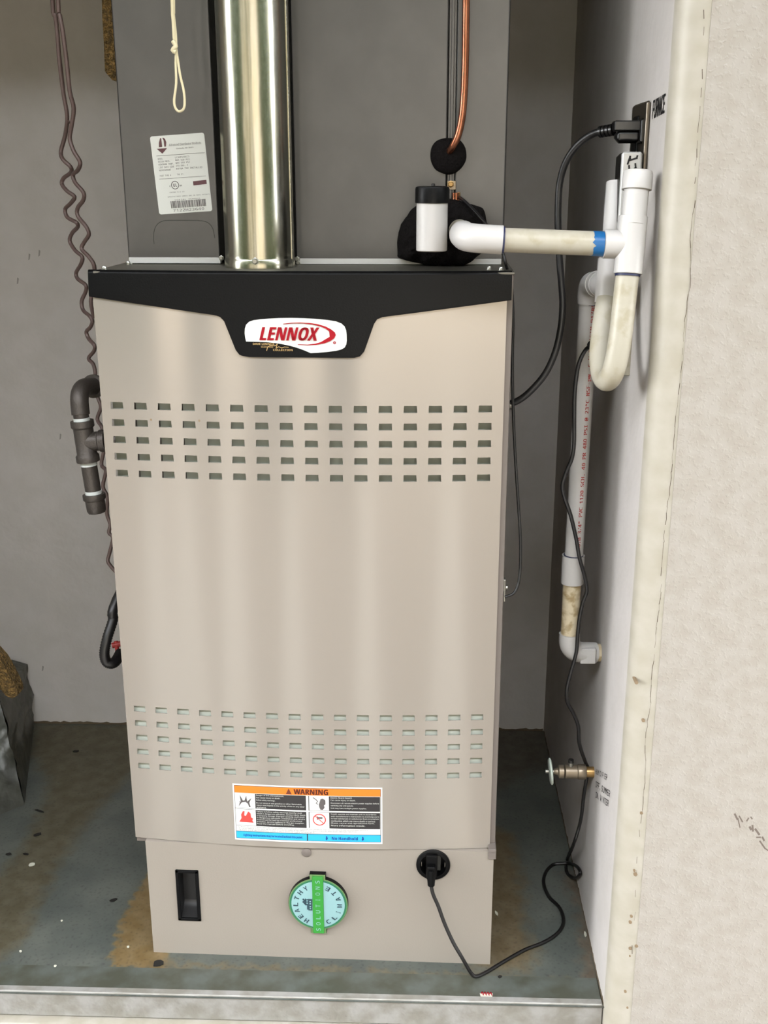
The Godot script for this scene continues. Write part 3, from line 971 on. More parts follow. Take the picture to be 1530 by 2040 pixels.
	for g in [[-0.2555, -0.022], [0.2445, -0.035], [0.2590, -0.022], [-0.2475, -0.105]]:
		part("screw", screw(Vector3(g[0], 1.0374, g[1]), Vector3.UP, 0.0032), M.steel, f)
	# earth screw on the right side where the thin black wire ends
	s = sh()
	s.lathe(Vector3(0.2745, 0.6020, -0.030), Vector3.RIGHT, [[0.006, 0], [0.006, 0.002], [0.0042, 0.002], [0.0042, 0.007], [0, 0.007]], 6)
	s.tube([Vector3(0.2770, 0.600, -0.026), Vector3(0.2770, 0.584, -0.022)], 0.0018, 8)
	s.box(Vector3(0.2745, 0.598, -0.034), Vector3(0.2790, 0.616, -0.024), 0.001)
	part("earth_screw", s, M.steel, f)
	part("cord_clamp", sh().lathe(Vector3(0.2745, 0.8537, -0.0724), Vector3.RIGHT, [[0.009, 0], [0.009, 0.003], [0.0065, 0.004], [0.0065, 0.007], [0, 0.007]], 16), M.steel, f)

func build_logo(f: Node3D) -> void:
	# outline given on a 1530 x 686 sketch of the plate
	var x0 := -0.0667
	var sc := 0.1304 / 1075.0
	var lay := func(px: float, py: float) -> Vector2: return Vector2(x0 + (px - 204.0) * sc, 0.9812 - (py - 172.0) * sc * 0.985)
	var pts := []
	for g in [[215, 425], [207, 385], [203, 335], [208, 285], [222, 246], [252, 217], [300, 200], [370, 190], [450, 183], [570, 176], [700, 173], [830, 176], [960, 182], [1080, 193], [1170, 208], [1225, 230], [1258, 260], [1274, 300], [1279, 350], [1280, 410], [1274, 450], [1258, 482], [1225, 502], [1170, 517], [1080, 530], [980, 539], [900, 544], [880, 536], [830, 514], [760, 489], [690, 469], [600, 450], [520, 438], [430, 430], [330, 427], [250, 426]]:
		pts.append(lay.call(g[0], g[1]))
	var s := sh()
	s.prism(pts, 0.0030, 0.0056, Transform3D(), true)
	s.warp(func(v: Vector3) -> Vector3: return v + Vector3(0, 0, bow(v.x)))
	var lg := part("logo_plate", s, M.label_white, f, "white oval logo plate with red lettering")
	var put := on_bow(0.0061)
	s = sh()
	var h := 140.0
	for dx in [-0.007, 0.0, 0.007]:
		s.words("LENNOX", sans_bold, Vector2(dx, 0), Vector2(1.0 + dx, 1), func(p: Vector2) -> Vector3:
			return put.call(lay.call(361.0 + 36.0 * p.y + 600.0 * p.x, 410.0 - h * p.y)), Vector3.BACK)
	var cres := []
	for g in [[615, 232], [700, 221], [800, 218], [900, 223], [980, 235], [1060, 259], [1120, 290], [1158, 322], [1167, 350], [1150, 384], [1110, 412], [1050, 437], [960, 454], [870, 460], [765, 455], [765, 449], [870, 452], [950, 442], [1020, 421], [1070, 396], [1102, 368], [1110, 340], [1098, 311], [1060, 281], [1000, 257], [920, 239], [820, 228], [720, 228], [615, 238]]:
		cres.append(lay.call(g[0], g[1]))
	part("lettering", s, M.logo_red, lg)
	s = sh()
	s.prism(cres, 0, 0)
	var vv := s.v.size()
	for i in vv:
		if s.v[i].z == 0.0:
			s.v[i] = s.v[i] + Vector3(0, 0, bow(s.v[i].x) + 0.0061)
	part("swoosh", s, M.logo_red, lg)
	s = sh()
	s.lathe(put.call(lay.call(1152, 431)) , Vector3.BACK, [[15 * sc, 0], [7 * sc, 0.0001]], 16)
	part("registered_mark", s, M.logo_red, lg)
	s = sh()
	var low := on_bow(0.0042)
	var slope := func(p: Vector2) -> Vector3: return low.call(lay.call(p.x, p.y))
	s.words("DAVE LENNOX", sans_bold, Vector2(285, 462), Vector2(515, 440), slope, Vector3.BACK)
	s.words("SIGNATURE", serif, Vector2(370, 492), Vector2(500, 472), slope, Vector3.BACK)
	s.words("COLLECTION", sans_bold, Vector2(498, 525), Vector2(706, 503), slope, Vector3.BACK)
	var swash := []
	for g in [[430, 520], [440, 485], [470, 468], [520, 470], [545, 450], [530, 495], [560, 480], [590, 492], [620, 482], [660, 484]]:
		swash.append(Vector2(g[0], g[1]))
	s.pen(swash, 7.0, slope, Vector3.BACK)
	part("lettering", s, M.gold, lg)

func build_warning(f: Node3D) -> void:
	# label sheet 0.2195 x 0.0945, corner at lower left
	var o := Vector2(-0.1122, 0.2098)
	var s := sh()
	bow_rect(s, o, o + Vector2(0.2198, 0.0945), 0.0004)
	var wl := part("warning_label", s, M.label_white, f, "printed warning label with orange and blue bands")
	# everything below is laid out in thousandths of the sheet
	var pt := func(x: float, y: float) -> Vector2: return o + Vector2(x * 0.2198, y * 0.0945)
	var rect := func(sx: Shape, a: float, b: float, c: float, d: float, z: float) -> void: bow_rect(sx, pt.call(a, b), pt.call(c, d), z)
	var rule := sh()
	rect.call(rule, 0.010, 0.030, 0.990, 0.975, 0.0006)
	part("border", rule, M.label_black, wl)
	s = sh()
	rect.call(s, 0.013, 0.165, 0.987, 0.845, 0.0008)
	part("sheet", s, M.label_white, wl)
	s = sh()
	rect.call(s, 0.013, 0.845, 0.987, 0.968, 0.0008)
	part("header_band", s, M.orange, wl)
	s = sh()
	rect.call(s, 0.013, 0.038, 0.492, 0.155, 0.0008)
	rect.call(s, 0.500, 0.038, 0.987, 0.155, 0.0008)
	part("footer_band", s, M.cyan, wl)
	s = sh()
	for r in [[0.150, 0.580, 0.492, 0.840], [0.150, 0.270, 0.492, 0.555], [0.645, 0.580, 0.985, 0.840], [0.645, 0.270, 0.985, 0.555]]:
		rect.call(s, r[0], r[1], r[2], r[3], 0.0010)
	for r in [[0.013, 0.555, 0.150, 0.560], [0.013, 0.575, 0.150, 0.580], [0.508, 0.270, 0.513, 0.555], [0.508, 0.580, 0.513, 0.840], [0.508, 0.578, 0.645, 0.583], [0.508, 0.552, 0.645, 0.557], [0.013, 0.266, 0.492, 0.271]]:
		rect.call(s, r[0], r[1], r[2], r[3], 0.0010)
	part("text_panel", s, M.label_black, wl)
	var put := on_bow(0.0013)
	var lay := func(p: Vector2) -> Vector3: return put.call(pt.call(p.x, p.y))
	s = sh()
	for dx in [-0.0016, 0.0, 0.0016]:
		s.words("WARNING", sans_bold, Vector2(0.412 + dx, 0.862), Vector2(0.640 + dx, 0.955), lay, Vector3.BACK)
	part("lettering", s, M.orange_ink, wl)
	# white type on the black panels
	s = sh()
	var rows := [
		[0.157, 0.808, 0.345, "Danger of fire and explosion."], [0.157, 0.765, 0.320, "Can cause injury or death."], [0.157, 0.722, 0.285, "Follow safety warnings."], [0.157, 0.672, 0.462, "Do not store or use gasoline or other flammable"], [0.157, 0.632, 0.482, "vapors and liquids in the vicinity of this or any other"], [0.157, 0.592, 0.225, "appliance."],
		[0.657, 0.808, 0.800, "Electric Shock Hazard."], [0.657, 0.762, 0.822, "Can cause injury or death."], [0.657, 0.712, 0.978, "Disconnect all remote electric power supplies before"], [0.657, 0.668, 0.808, "servicing any unit panels."], [0.657, 0.622, 0.895, "Unit may have multiple power supplies."],
		[0.157, 0.518, 0.462, "Failure to follow safety warnings exactly could"], [0.157, 0.482, 0.485, "result in dangerous operation, serious injury, death"], [0.157, 0.446, 0.480, "or property damage. Improper servicing could result"], [0.157, 0.410, 0.482, "in dangerous operation. Installation and service"], [0.157, 0.374, 0.462, "must be performed by a licensed professional"], [0.157, 0.338, 0.478, "installer, service agency or the gas supplier."], [0.157, 0.302, 0.410, "Read the manual before installing."],
		[0.657, 0.518, 0.960, "Install, operate and maintain unit in accordance"], [0.657, 0.478, 0.978, "with manufacturer's instructions to avoid exposure"], [0.657, 0.438, 0.976, "to fuel substances or substances from incomplete"], [0.657, 0.398, 0.952, "combustion which can cause death or serious"], [0.657, 0.358, 0.948, "illness, cancer and reproductive harm."], [0.657, 0.318, 0.885, "More information inside."],
	]
	for r in rows:
		s.words(r[3], sans, Vector2(r[0], r[1] - 0.006), Vector2(r[2], r[1] + 0.024), lay, Vector3.BACK)
	part("lettering", s, M.sticker, wl)
	s = sh()
	s.words("FOR YOUR SAFETY READ BEFORE OPERATING. IF YOU DO NOT FOLLOW THE MANUAL EXACTLY, A FIRE OR EXPLOSION MAY RESULT.", sans, Vector2(0.030, 0.236), Vector2(0.905, 0.254), lay, Vector3.BACK)
	s.words("IF YOU SMELL GAS: DO NOT TRY TO LIGHT ANY APPLIANCE. DO NOT TOUCH ANY ELECTRICAL SWITCH.", sans, Vector2(0.030, 0.208), Vector2(0.835, 0.226), lay, Vector3.BACK)
	s.words("LEAVE THE BUILDING AND CALL YOUR GAS SUPPLIER.", sans, Vector2(0.030, 0.178), Vector2(0.550, 0.196), lay, Vector3.BACK)
	part("lettering", s, M.soft_ink, wl)
	s = sh()
	s.words("Lighting instructions may be located behind this panel.", sans_bold, Vector2(0.060, 0.066), Vector2(0.465, 0.120), lay, Vector3.BACK)
	s.words("No Handhold", sans_bold, Vector2(0.660, 0.070), Vector2(0.835, 0.124), lay, Vector3.BACK)
	part("lettering", s, M.cyan_ink, wl)
	# pictograms
	var sign := func(called: String, polys: Array, m: Material) -> void:
		var ps := sh()
		for po in polys:
			var o2 := []
			for g in po:
				o2.append(pt.call(g[0], g[1]))
			ps.prism(o2, 0, 0)
		for i in ps.v.size():
			ps.v[i].z = bow(ps.v[i].x) + 0.0013
		part(called, ps, m, wl)
	sign.call("alert_sign", [[[0.358, 0.858], [0.398, 0.858], [0.378, 0.960]]], M.orange_ink)
	for x in [0.625, 0.868]:
		sign.call("arrow_sign", [[[x, 0.055], [x + 0.008, 0.088], [x + 0.003, 0.088], [x + 0.003, 0.132], [x - 0.003, 0.132], [x - 0.003, 0.088], [x - 0.008, 0.088]]], M.cyan_ink)
	sign.call("burst_sign", [[[0.035, 0.600], [0.046, 0.680], [0.040, 0.700], [0.052, 0.690], [0.046, 0.815], [0.066, 0.715], [0.078, 0.715], [0.090, 0.805], [0.096, 0.700], [0.126, 0.765], [0.110, 0.680], [0.118, 0.600], [0.108, 0.600], [0.100, 0.660], [0.085, 0.690], [0.060, 0.680], [0.052, 0.655]]], M.soft_ink)
	sign.call("glove_sign", [[[0.578, 0.690], [0.590, 0.790], [0.605, 0.800], [0.622, 0.770], [0.622, 0.700], [0.612, 0.680], [0.615, 0.640], [0.605, 0.600], [0.588, 0.600], [0.580, 0.645]]], M.soft_ink)
	sign.call("wire_sign", [[[0.540, 0.820], [0.560, 0.785], [0.573, 0.750], [0.563, 0.715], [0.574, 0.698], [0.570, 0.690], [0.557, 0.712], [0.567, 0.750], [0.556, 0.775], [0.538, 0.808]]], M.soft_ink)
	sign.call("tool_sign", [[[0.562, 0.425], [0.570, 0.425], [0.570, 0.440], [0.600, 0.440], [0.600, 0.470], [0.570, 0.470], [0.570, 0.480], [0.562, 0.480]]], M.soft_ink)
	sign.call("flame_sign", [[[0.036, 0.330], [0.052, 0.400], [0.050, 0.460], [0.062, 0.520], [0.075, 0.525], [0.072, 0.450], [0.082, 0.440], [0.100, 0.525], [0.115, 0.490], [0.118, 0.420], [0.130, 0.400], [0.126, 0.360], [0.134, 0.325]]], M.pict_red)
	s = sh()
	var cc: Vector2 = pt.call(0.579, 0.425)
	s.lathe(Vector3(cc.x, cc.y, 0), Vector3.BACK, [[0.0098, 0], [0.0083, 0.0]], 28)
	s.pen([cc + Vector2(-0.0065, 0.0065), cc + Vector2(0.0065, -0.0065)], 0.0012, func(p: Vector2) -> Vector3: return Vector3(p.x, p.y, 0), Vector3.BACK)
	for i in s.v.size():
		s.v[i].z = bow(s.v[i].x) + 0.0015
	part("ban_sign", s, M.pict_red, wl)

# ------------------------------------------------------------------ coil cabinet, flue, copper line, float switch
func build_coil() -> void:
	var ZC := -0.12
	var c := thing("coil_cabinet", "dark grey metal coil cabinet standing on the furnace and running up out of view", "cabinet", Vector3(0.0075, 1.0374, -0.38))
	part("body", sh().box(Vector3(-0.2495, 1.0374, -0.66), Vector3(0.2650, 2.39, ZC - 0.045), 0.002), M.coil_dark, c)
	var s := sh()
	s.box(Vector3(-0.2512, 1.0400, -0.40), Vector3(-0.1225, 2.39, ZC), 0.0025)
	var lp := part("left_panel", s, M.coil, c)
	part("middle_panel", sh().box(Vector3(-0.0175, 1.0400, -0.30), Vector3(0.1880, 2.39, ZC), 0.0025), M.coil, c)
	part("right_panel", sh().box(Vector3(0.1985, 1.0400, -0.40), Vector3(0.2664, 2.39, ZC), 0.0025), M.coil, c)
	s = sh()
	s.box(Vector3(0.1885, 1.0400, -0.30), Vector3(0.1985, 2.39, ZC - 0.0035), 0.0008)
	s.box(Vector3(0.1915, 1.0400, -0.30), Vector3(0.1955, 2.39, ZC - 0.001), 0.0008)
	part("seam_strip", s, M.coil, c)
	part("flange", sh().box(Vector3(-0.2500, 1.0383, ZC - 0.01), Vector3(-0.1219, 1.0464, ZC + 0.0022), 0.0006), M.silver, c, "bright metal strip at the foot of the left panel")
	part("flange", sh().box(Vector3(-0.0120, 1.0378, ZC - 0.01), Vector3(0.2640, 1.0455, ZC + 0.0022), 0.0006), M.silver, c, "bright metal strip at the foot of the middle and right panels")
	for g in [Vector3(-0.1205, 1.0459, -0.1180), Vector3(-0.0154, 1.0448, -0.1180), Vector3(-0.0141, 1.0400, -0.1180), Vector3(-0.2482, 1.0361, -0.1180)]:
		part("screw", screw(g, Vector3.BACK, 0.0028), M.steel, c)
	# half-round knockout pressed into the left panel
	var k := []
	for g in [Vector2(-0.2137, 1.0645), Vector2(-0.2135, 1.0779), Vector2(-0.2093, 1.0886), Vector2(-0.2013, 1.0946), Vector2(-0.1901, 1.0959), Vector2(-0.1678, 1.0959), Vector2(-0.1456, 1.0953), Vector2(-0.1361, 1.0920), Vector2(-0.1309, 1.0846), Vector2(-0.1287, 1.0726)]:
		k.append(Vector3(g.x, g.y, ZC - 0.0002))
	part("knockout_line", sh().tube(k, 0.0005, 6, 3), M.coil_dark, lp)
	# rating sticker
	var st := Transform3D(Basis(Vector3.BACK, deg_to_rad(3.7)), Vector3(-0.1703, 1.1564, ZC))
	var w := 0.0738
	var h := 0.1012
	var rr := []
	for e in [[1, 1, 0], [-1, 1, 90], [-1, -1, 180], [1, -1, 270]]:
		for i in 5:
			var a := deg_to_rad(e[2] + 22.5 * i)
			rr.append(Vector2(e[0] * (w / 2 - 0.003), e[1] * (h / 2 - 0.003)) + Vector2(cos(a), sin(a)) * 0.003)
	var sk := part("rating_sticker", sh(st).prism(rr, 0, 0.0003), M.sticker, lp, "white rating sticker with a barcode")
	var lay := func(p: Vector2) -> Vector3: return Vector3((p.x - 0.5) * w, (p.y - 0.5) * h, 0.0006)
	s = sh(st)
	var rows := [[0.10, 0.700, 0.19, "MODEL"], [0.10, 0.665, 0.32, "DESIGN PRESS."], [0.10, 0.628, 0.38, "MINIMUM TEMP."], [0.10, 0.592, 0.38, "LIST DATE CODE"], [0.10, 0.554, 0.32, "REFRIGERANT"], [0.10, 0.484, 0.31, "PART TYPE A"],
		[0.42, 0.705, 0.68, "LC36P42DEC3"], [0.42, 0.670, 0.68, "MAX 500 PSI"], [0.42, 0.634, 0.68, "MAX 500 PSI"], [0.42, 0.598, 0.64, "250 DEG. F"], [0.42, 0.560, 0.90, "R410A TXV INSTALLED"], [0.42, 0.488, 0.53, "TXV 01"], [0.24, 0.268, 0.52, "CONFORMS TO UL STD"], [0.20, 0.212, 0.98, "MANUFACTURED UNDER ONE OR MORE PATENTS"], [0.32, 0.168, 0.80, "SERIAL NUMBER"], [0.27, 0.022, 0.85, "7122H23640"]]
	for r in rows:
		var hh := 0.034 if r[3] == "7122H23640" else 0.014 if r[1] < 0.3 else 0.021
		s.words(r[3], mono, Vector2(r[0], r[1]), Vector2(r[2], r[1] + hh), lay, Vector3.BACK)
	s.words("Advanced Distributor Products", serif, Vector2(0.33, 0.862), Vector2(0.925, 0.893), lay, Vector3.BACK)
	s.words("Grenada, MS 38901", serif, Vector2(0.46, 0.815), Vector2(0.78, 0.835), lay, Vector3.BACK)
	for r in [[0.08, 0.750, 0.97], [0.08, 0.455, 0.95]]:
		s.pen([Vector2(r[0], r[1]), Vector2(r[2], r[1])], 0.004, lay, Vector3.BACK)
	var rng := RandomNumberGenerator.new()
	rng.seed = 3
	var bx := 0.24
	while bx < 0.90:
		var bw := rng.randf_range(0.006, 0.018)
		s.prism([Vector2((bx - 0.5) * w, -0.430 * h), Vector2((bx + bw - 0.5) * w, -0.430 * h), Vector2((bx + bw - 0.5) * w, -0.338 * h), Vector2((bx - 0.5) * w, -0.338 * h)], 0, 0.0006)
		bx += bw + rng.randf_range(0.005, 0.012)
	# listing mark
	s.lathe(Vector3((0.36 - 0.5) * w, (0.365 - 0.5) * h, 0.0006), Vector3.BACK, [[0.0054, 0], [0.0045, 0]], 28)
	s.words("UL", sans_bold, Vector2(0.325, 0.345), Vector2(0.395, 0.385), lay, Vector3.BACK)
	s.words("c", sans_bold, Vector2(0.255, 0.345), Vector2(0.275, 0.365), lay, Vector3.BACK)
	s.words("us", sans_bold, Vector2(0.445, 0.345), Vector2(0.485, 0.365), lay, Vector3.BACK)
	part("lettering", s, M.soft_ink, sk)
	s = sh(st)
	var poly := func(a: Array) -> Array:
		var o := []
		for g in a:
			o.append(Vector2((g[0] - 0.5) * w, (g[1] - 0.5) * h))
		return o
	part("logo_print", sh(st).prism(poly.call([[0.10, 0.840], [0.29, 0.840], [0.195, 0.775]]), 0, 0.0006), M.maroon, sk)
	part("logo_print", sh(st).prism(poly.call([[0.145, 0.860], [0.155, 0.915], [0.185, 0.970], [0.205, 0.970], [0.205, 0.860], [0.185, 0.860], [0.185, 0.890], [0.170, 0.860]]), 0, 0.0006), M.maroon, sk)
	part("logo_print", sh(st).prism(poly.call([[0.245, 0.860], [0.275, 0.860], [0.290, 0.915], [0.275, 0.955], [0.250, 0.972], [0.225, 0.972], [0.245, 0.940]]), 0, 0.0006), M.maroon, sk)
	part("mark_print", sh(st).prism(poly.call([[0.70, 0.345], [0.95, 0.352], [0.95, 0.405], [0.70, 0.398]]), 0, 0.0006), M.maroon, sk)
	# flue
	s = sh()
	var fc := Vector3(-0.0598, 1.0376, -0.0760)
	s.lathe(fc, Vector3.UP, [[0.0468, 0], [0.0468, 0.010], [0.0460, 0.0115], [0.0458, 0.0125], [0.0458, 0.016], [0.0458, 0.5], [0.0458, 1.35]], 72)
	var fl := thing("flue_pipe", "bright galvanized round flue pipe rising from the furnace top", "flue pipe", fc)
	part("pipe", s, M.galv, fl)
	part("seam", sh().tube([fc + Vector3(0.0447, 0, 0.0110), fc + Vector3(0.0447, 1.35, 0.0110)], 0.0012, 8), M.galv, fl)
	part("screw", screw(fc + Vector3(0.0015, 0.0105, 0.0466), Vector3(0.03, 0, 1), 0.0036), M.steel, fl)
	# copper line and its rubber seal
	var cu := [Vector3(0.2029, 1.6473, -0.1000), Vector3(0.2064, 1.4778, -0.1000), Vector3(0.2089, 1.3880, -0.1000), Vector3(0.2095, 1.3301, -0.1000), Vector3(0.2096, 1.2946, -0.1000), Vector3(0.2090, 1.2586, -0.1000), Vector3(0.2070, 1.2282, -0.1000), Vector3(0.2023, 1.2049, -0.1000), Vector3(0.1954, 1.1901, -0.1040), Vector3(0.1883, 1.1804, -0.1180)]
	solo("copper_pipe", "thin bare copper pipe coming down and bending into the upper round black seal", "pipe", sh().tube(cu, 0.0048, 16, 6), M.copper, cu[0])
	blob("pipe_grommet", "round black rubber seal where the copper pipe enters the grey cabinet", "seal", [Vector2(0.1664, 1.1742), Vector2(0.1669, 1.1881), Vector2(0.1728, 1.1969), Vector2(0.1820, 1.2007), Vector2(0.1926, 1.2013), Vector2(0.2033, 1.1994), Vector2(0.2107, 1.1918), Vector2(0.2136, 1.1823), Vector2(0.2131, 1.1728), Vector2(0.2079, 1.1639), Vector2(0.2000, 1.1575), Vector2(0.1907, 1.1550), Vector2(0.1800, 1.1576), Vector2(0.1719, 1.1627)], 0.012, 41, 0.0)
	blob("foam_insulation", "lumpy black foam insulation on the cabinet behind the white float switch", "insulation", [Vector2(0.1231, 1.0769), Vector2(0.1225, 1.0556), Vector2(0.1246, 1.0469), Vector2(0.1418, 1.0423), Vector2(0.1597, 1.0390), Vector2(0.1830, 1.0370), Vector2(0.2049, 1.0371), Vector2(0.2206, 1.0411), Vector2(0.2320, 1.0492), Vector2(0.2412, 1.0612), Vector2(0.2442, 1.0770), Vector2(0.2438, 1.0915), Vector2(0.2387, 1.1085), Vector2(0.2277, 1.1156), Vector2(0.2122, 1.1202), Vector2(0.1986, 1.1234), Vector2(0.1818, 1.1241), Vector2(0.1616, 1.1215), Vector2(0.1454, 1.1137), Vector2(0.1360, 1.1019), Vector2(0.1272, 1.0901)], 0.055, 42, 0.006)
	# bracket and fittings between the two
	var br := thing("line_bracket", "small brass fitting and screw bracket between the round seal and the black foam", "bracket", Vector3(0.1950, 1.1396, -0.1180))
	part("plate", sh().box(Vector3(0.1888, 1.1473, -0.1200), Vector3(0.2004, 1.1357, -0.1165), 0.0005), M.nickel, br)
	part("screw", screw(Vector3(0.1936, 1.1428, -0.1165), Vector3.BACK, 0.0036), M.brass, br)
	part("nipple", sh().tube([Vector3(0.2006, 1.1216, -0.1120), Vector3(0.2004, 1.1319, -0.1120)], 0.0052, 14), M.copper, br)
	part("collar", sh().tube([Vector3(0.2046, 1.1248, -0.1120), Vector3(0.2044, 1.1326, -0.1120)], 0.0022, 10), M.brass, br)
	# float switch
	var ft: Vector3 = Vector3(0.1703, 1.1210, -0.0119)
	var fb: Vector3 = Vector3(0.1697, 1.0621, -0.0147)
	fb = Vector3(ft.x, fb.y, ft.z)
	var fs := thing("float_switch", "white plastic float switch tube with a black cap in front of the black foam", "float switch", fb)
	var hh: float = ft.y - fb.y
	part("tube", sh().lathe(fb, Vector3.UP, [[0, 0], [0.0180, 0], [0.0196, 0.0012], [0.0196, hh]], 40), M.pvc, fs)
	part("cap", sh().lathe(ft, Vector3.UP, [[0.0198, -0.0005], [0.0214, 0], [0.0214, 0.0165], [0.0205, 0.0190], [0.0170, 0.0200], [0, 0.0200]], 40), M.black_plastic, fs)
	part("cap_stem", sh().lathe(ft + Vector3(0.001, 0.0195, 0), Vector3.UP, [[0.0022, 0], [0.0022, 0.003], [0.0014, 0.0036], [0, 0.0036]], 12), M.black, fs)
	part("inlet", sh().tube([fb + Vector3(0.004, 0.02, -0.015), fb + Vector3(0.004, 0.02, -0.115)], 0.0100, 16), M.pvc, fs)

# a lump with a given outline on the cabinet front
func blob(called: String, label: String, category: String, outline: Array, high: float, seed_: int, rough: float) -> void:
	var c := Vector2.ZERO
	for g in outline:
		c += g / outline.size()
	var n := noise(1.0, 4, seed_)
	var m := 96
	var rim := []
	for i in m:
		var t := float(i) / m * outline.size()
		var k := int(t)
		var z := outline.size()
		rim.append((outline[k % z] as Vector2).cubic_interpolate(outline[(k + 1) % z], outline[(k + z - 1) % z], outline[(k + 2) % z], t - k))
	var rows := 22
	var s := sh()
	s.surf(m, rows, func(u: float, v: float) -> Vector3:
		var g: Vector2 = rim[int(round(u * m)) % m]
		var a := v * PI / 2
		var q := c + (g - c) * cos(a)
		var d := n.get_noise_3d(q.x * 45.0, q.y * 45.0, 0.0)
		var e := n.get_noise_3d(q.x * 130.0, q.y * 130.0, 5.0)
		q += (g - c).normalized() * d * rough * 0.35 * cos(a)
		return Vector3(q.x, q.y, -0.1205 + high * pow(sin(a), 0.6) + (d + 0.5 * e) * rough * sin(minf(a * 3.0, PI / 2))))
	solo(called, label, category, s, M.foam, Vector3(c.x, c.y, -0.1205))

# ------------------------------------------------------------------ condensate drain
func elbow(s: Shape, a: Vector3, corner: Vector3, b: Vector3, r: float, bend: float) -> void:
	var da := (a - corner).normalized()
	var db := (b - corner).normalized()
	var path := [a]
	for i in 11:
		var t := i / 10.0
		var p0 := corner + da * bend
		var p1 := corner + db * bend
		path.append(p0.lerp(corner, t).lerp(corner.lerp(p1, t), t))
	path.append(b)
	s.tube(path, r, 28)

func build_drain() -> void:
	var rp := 0.0140     # pipe
	var rf := 0.0166     # fitting
	var d := thing("drain_line", "white plastic drain pipe with a U bend along the right wall", "drain pipe", Vector3(0.4126, 0.4718, -0.1064))
	# horizontal run
	var e0: Vector3 = Vector3(0.2124, 1.0832, 0.0854)
	var e1: Vector3 = Vector3(0.2541, 1.0810, 0.0859)
	var t0: Vector3 = Vector3(0.3715, 1.0766, 0.0850)
	var tc: Vector3 = Vector3(0.4043, 1.0760, 0.0834)
	var s := sh()
	elbow(s, e0 + Vector3(-0.004, 0.002, -0.040), e0, e1, rf, 0.022)
	part("elbow", s, M.pvc, d)
	part("pipe", sh().tube([e0 + Vector3(-0.003, 0.002, -0.030), e0 + Vector3(-0.008, 0.002, -0.190)], rp, 24), M.pvc_cream, d)
	part("pipe", sh().tube([e1 - (t0 - e1) * 0.05, t0 + (t0 - e1) * 0.05], rp, 28), M.pvc_cream, d, "dusty cream horizontal pipe")
	var dir := (t0 - e1).normalized()
	part("primer_ring", ring(e1 + dir * 0.0010, dir, 0.0130, 0.0156, 0.0022), M.navy, d)
	# the wide bright band of blue primer, with a ragged edge
	var n := noise(1.0, 3, 51)
	s = sh()
	var up := dir.cross(Vector3.UP).normalized()
	var sd := dir.cross(up)
	s.surf(48, 1, func(a: float, b: float) -> Vector3:
		var w := up * cos(TAU * a) + sd * sin(TAU * a)
		var l := 0.0 if b > 0.5 else -0.0125 - 0.004 * n.get_noise_2d(cos(TAU * a) * 3.0, sin(TAU * a) * 3.0)
		return t0 + dir * l + w * (rp + 0.0004))
	part("primer_ring", s, M.blue, d, "bright blue primer band")
	# near riser: capped stub, tee, then the U bend
	var top: Vector3 = Vector3(0.4076, 1.1582, 0.0726)
	var capb: Vector3 = Vector3(0.4071, 1.1366, 0.0772)
	var teet: Vector3 = Vector3(0.4050, 1.1082, 0.0839)
	var teeb: Vector3 = Vector3(0.4010, 1.0428, 0.0917)
	var ax := (top - teeb).normalized()
	var ch := (top - capb).length()
	part("pipe_cap", sh().lathe(capb, ax, [[0.0150, 0], [0.0172, 0.0005], [0.0172, ch - 0.004], [0.0160, ch - 0.001], [0.0130, ch], [0, ch + 0.0005]], 36), M.pvc, d)
	part("pipe", sh().tube([capb + ax * 0.004, teet - ax * 0.01], 0.0143, 28), M.pvc, d)
	s = sh()
	s.lathe(teeb, ax, [[0.0138, 0], [rf - 0.0006, 0], [rf, 0.0006], [rf, (teet - teeb).length() - 0.0006], [rf - 0.0006, (teet - teeb).length()], [0.0138, (teet - teeb).length()]], 36)
	s.tube([t0, tc], rf, 28)
	part("tee", s, M.pvc, d)
	var ub := [Vector3(0.4016, 1.0461, 0.0906), Vector3(0.3998, 1.0319, 0.0930), Vector3(0.3979, 1.0062, 0.0968), Vector3(0.3962, 0.9802, 0.0997), Vector3(0.3943, 0.9597, 0.1008), Vector3(0.3916, 0.9386, 0.1001), Vector3(0.3886, 0.9238, 0.0944), Vector3(0.3858, 0.9163, 0.0832), Vector3(0.3836, 0.9168, 0.0685), Vector3(0.3822, 0.9242, 0.0538), Vector3(0.3819, 0.9412, 0.0391), Vector3(0.3848, 0.9673, 0.0257), Vector3(0.3885, 0.9911, 0.0161), Vector3(0.3910, 1.0053, 0.0095)]
	part("u_bend", sh().tube(ub, 0.0137, 28, 3), M.pvc_cream, d, "cream U bend of the drain trap")
	part("primer_ring", ring(Vector3(0.4005, 1.0416, 0.0921), ax, 0.0120, 0.0146, 0.0026), M.navy, d)
	# far riser: open vent, tee and elbow back down
	var fa: Vector3 = Vector3(0.4012, 1.1447, -0.0318)
	var fb: Vector3 = Vector3(0.3924, 1.0000, 0.0068)
	var fx := (fa - fb).normalized()
	var fm: Vector3 = Vector3(0.3961, 1.0539, -0.0068)
	part("vent_pipe", sh().tube([fa, fm - fx * 0.01], rp, 28, 0, false).tube([fa - fx * 0.0005, fm], rp - 0.0025, 28, 0, false), M.pvc, d, "open white vent stub")
	s = sh()
	s.lathe(fb, fx, [[0.0135, 0], [rf, 0], [rf, (fm - fb).length() - 0.001], [rf - 0.001, (fm - fb).length()], [0.0138, (fm - fb).length()]], 36)
	var ec: Vector3 = Vector3(0.3840, 1.0134, -0.1058)
	var br: Vector3 = Vector3(0.3931, 1.0230, 0.0008)
	s.tube([br, br.lerp(ec, 0.55)], rf - 0.0008, 28)
	part("tee", s, M.pvc, d)
	part("primer_ring", ring(fb - fx * 0.0012, fx, 0.0120, 0.0147, 0.0034), M.navy, d)
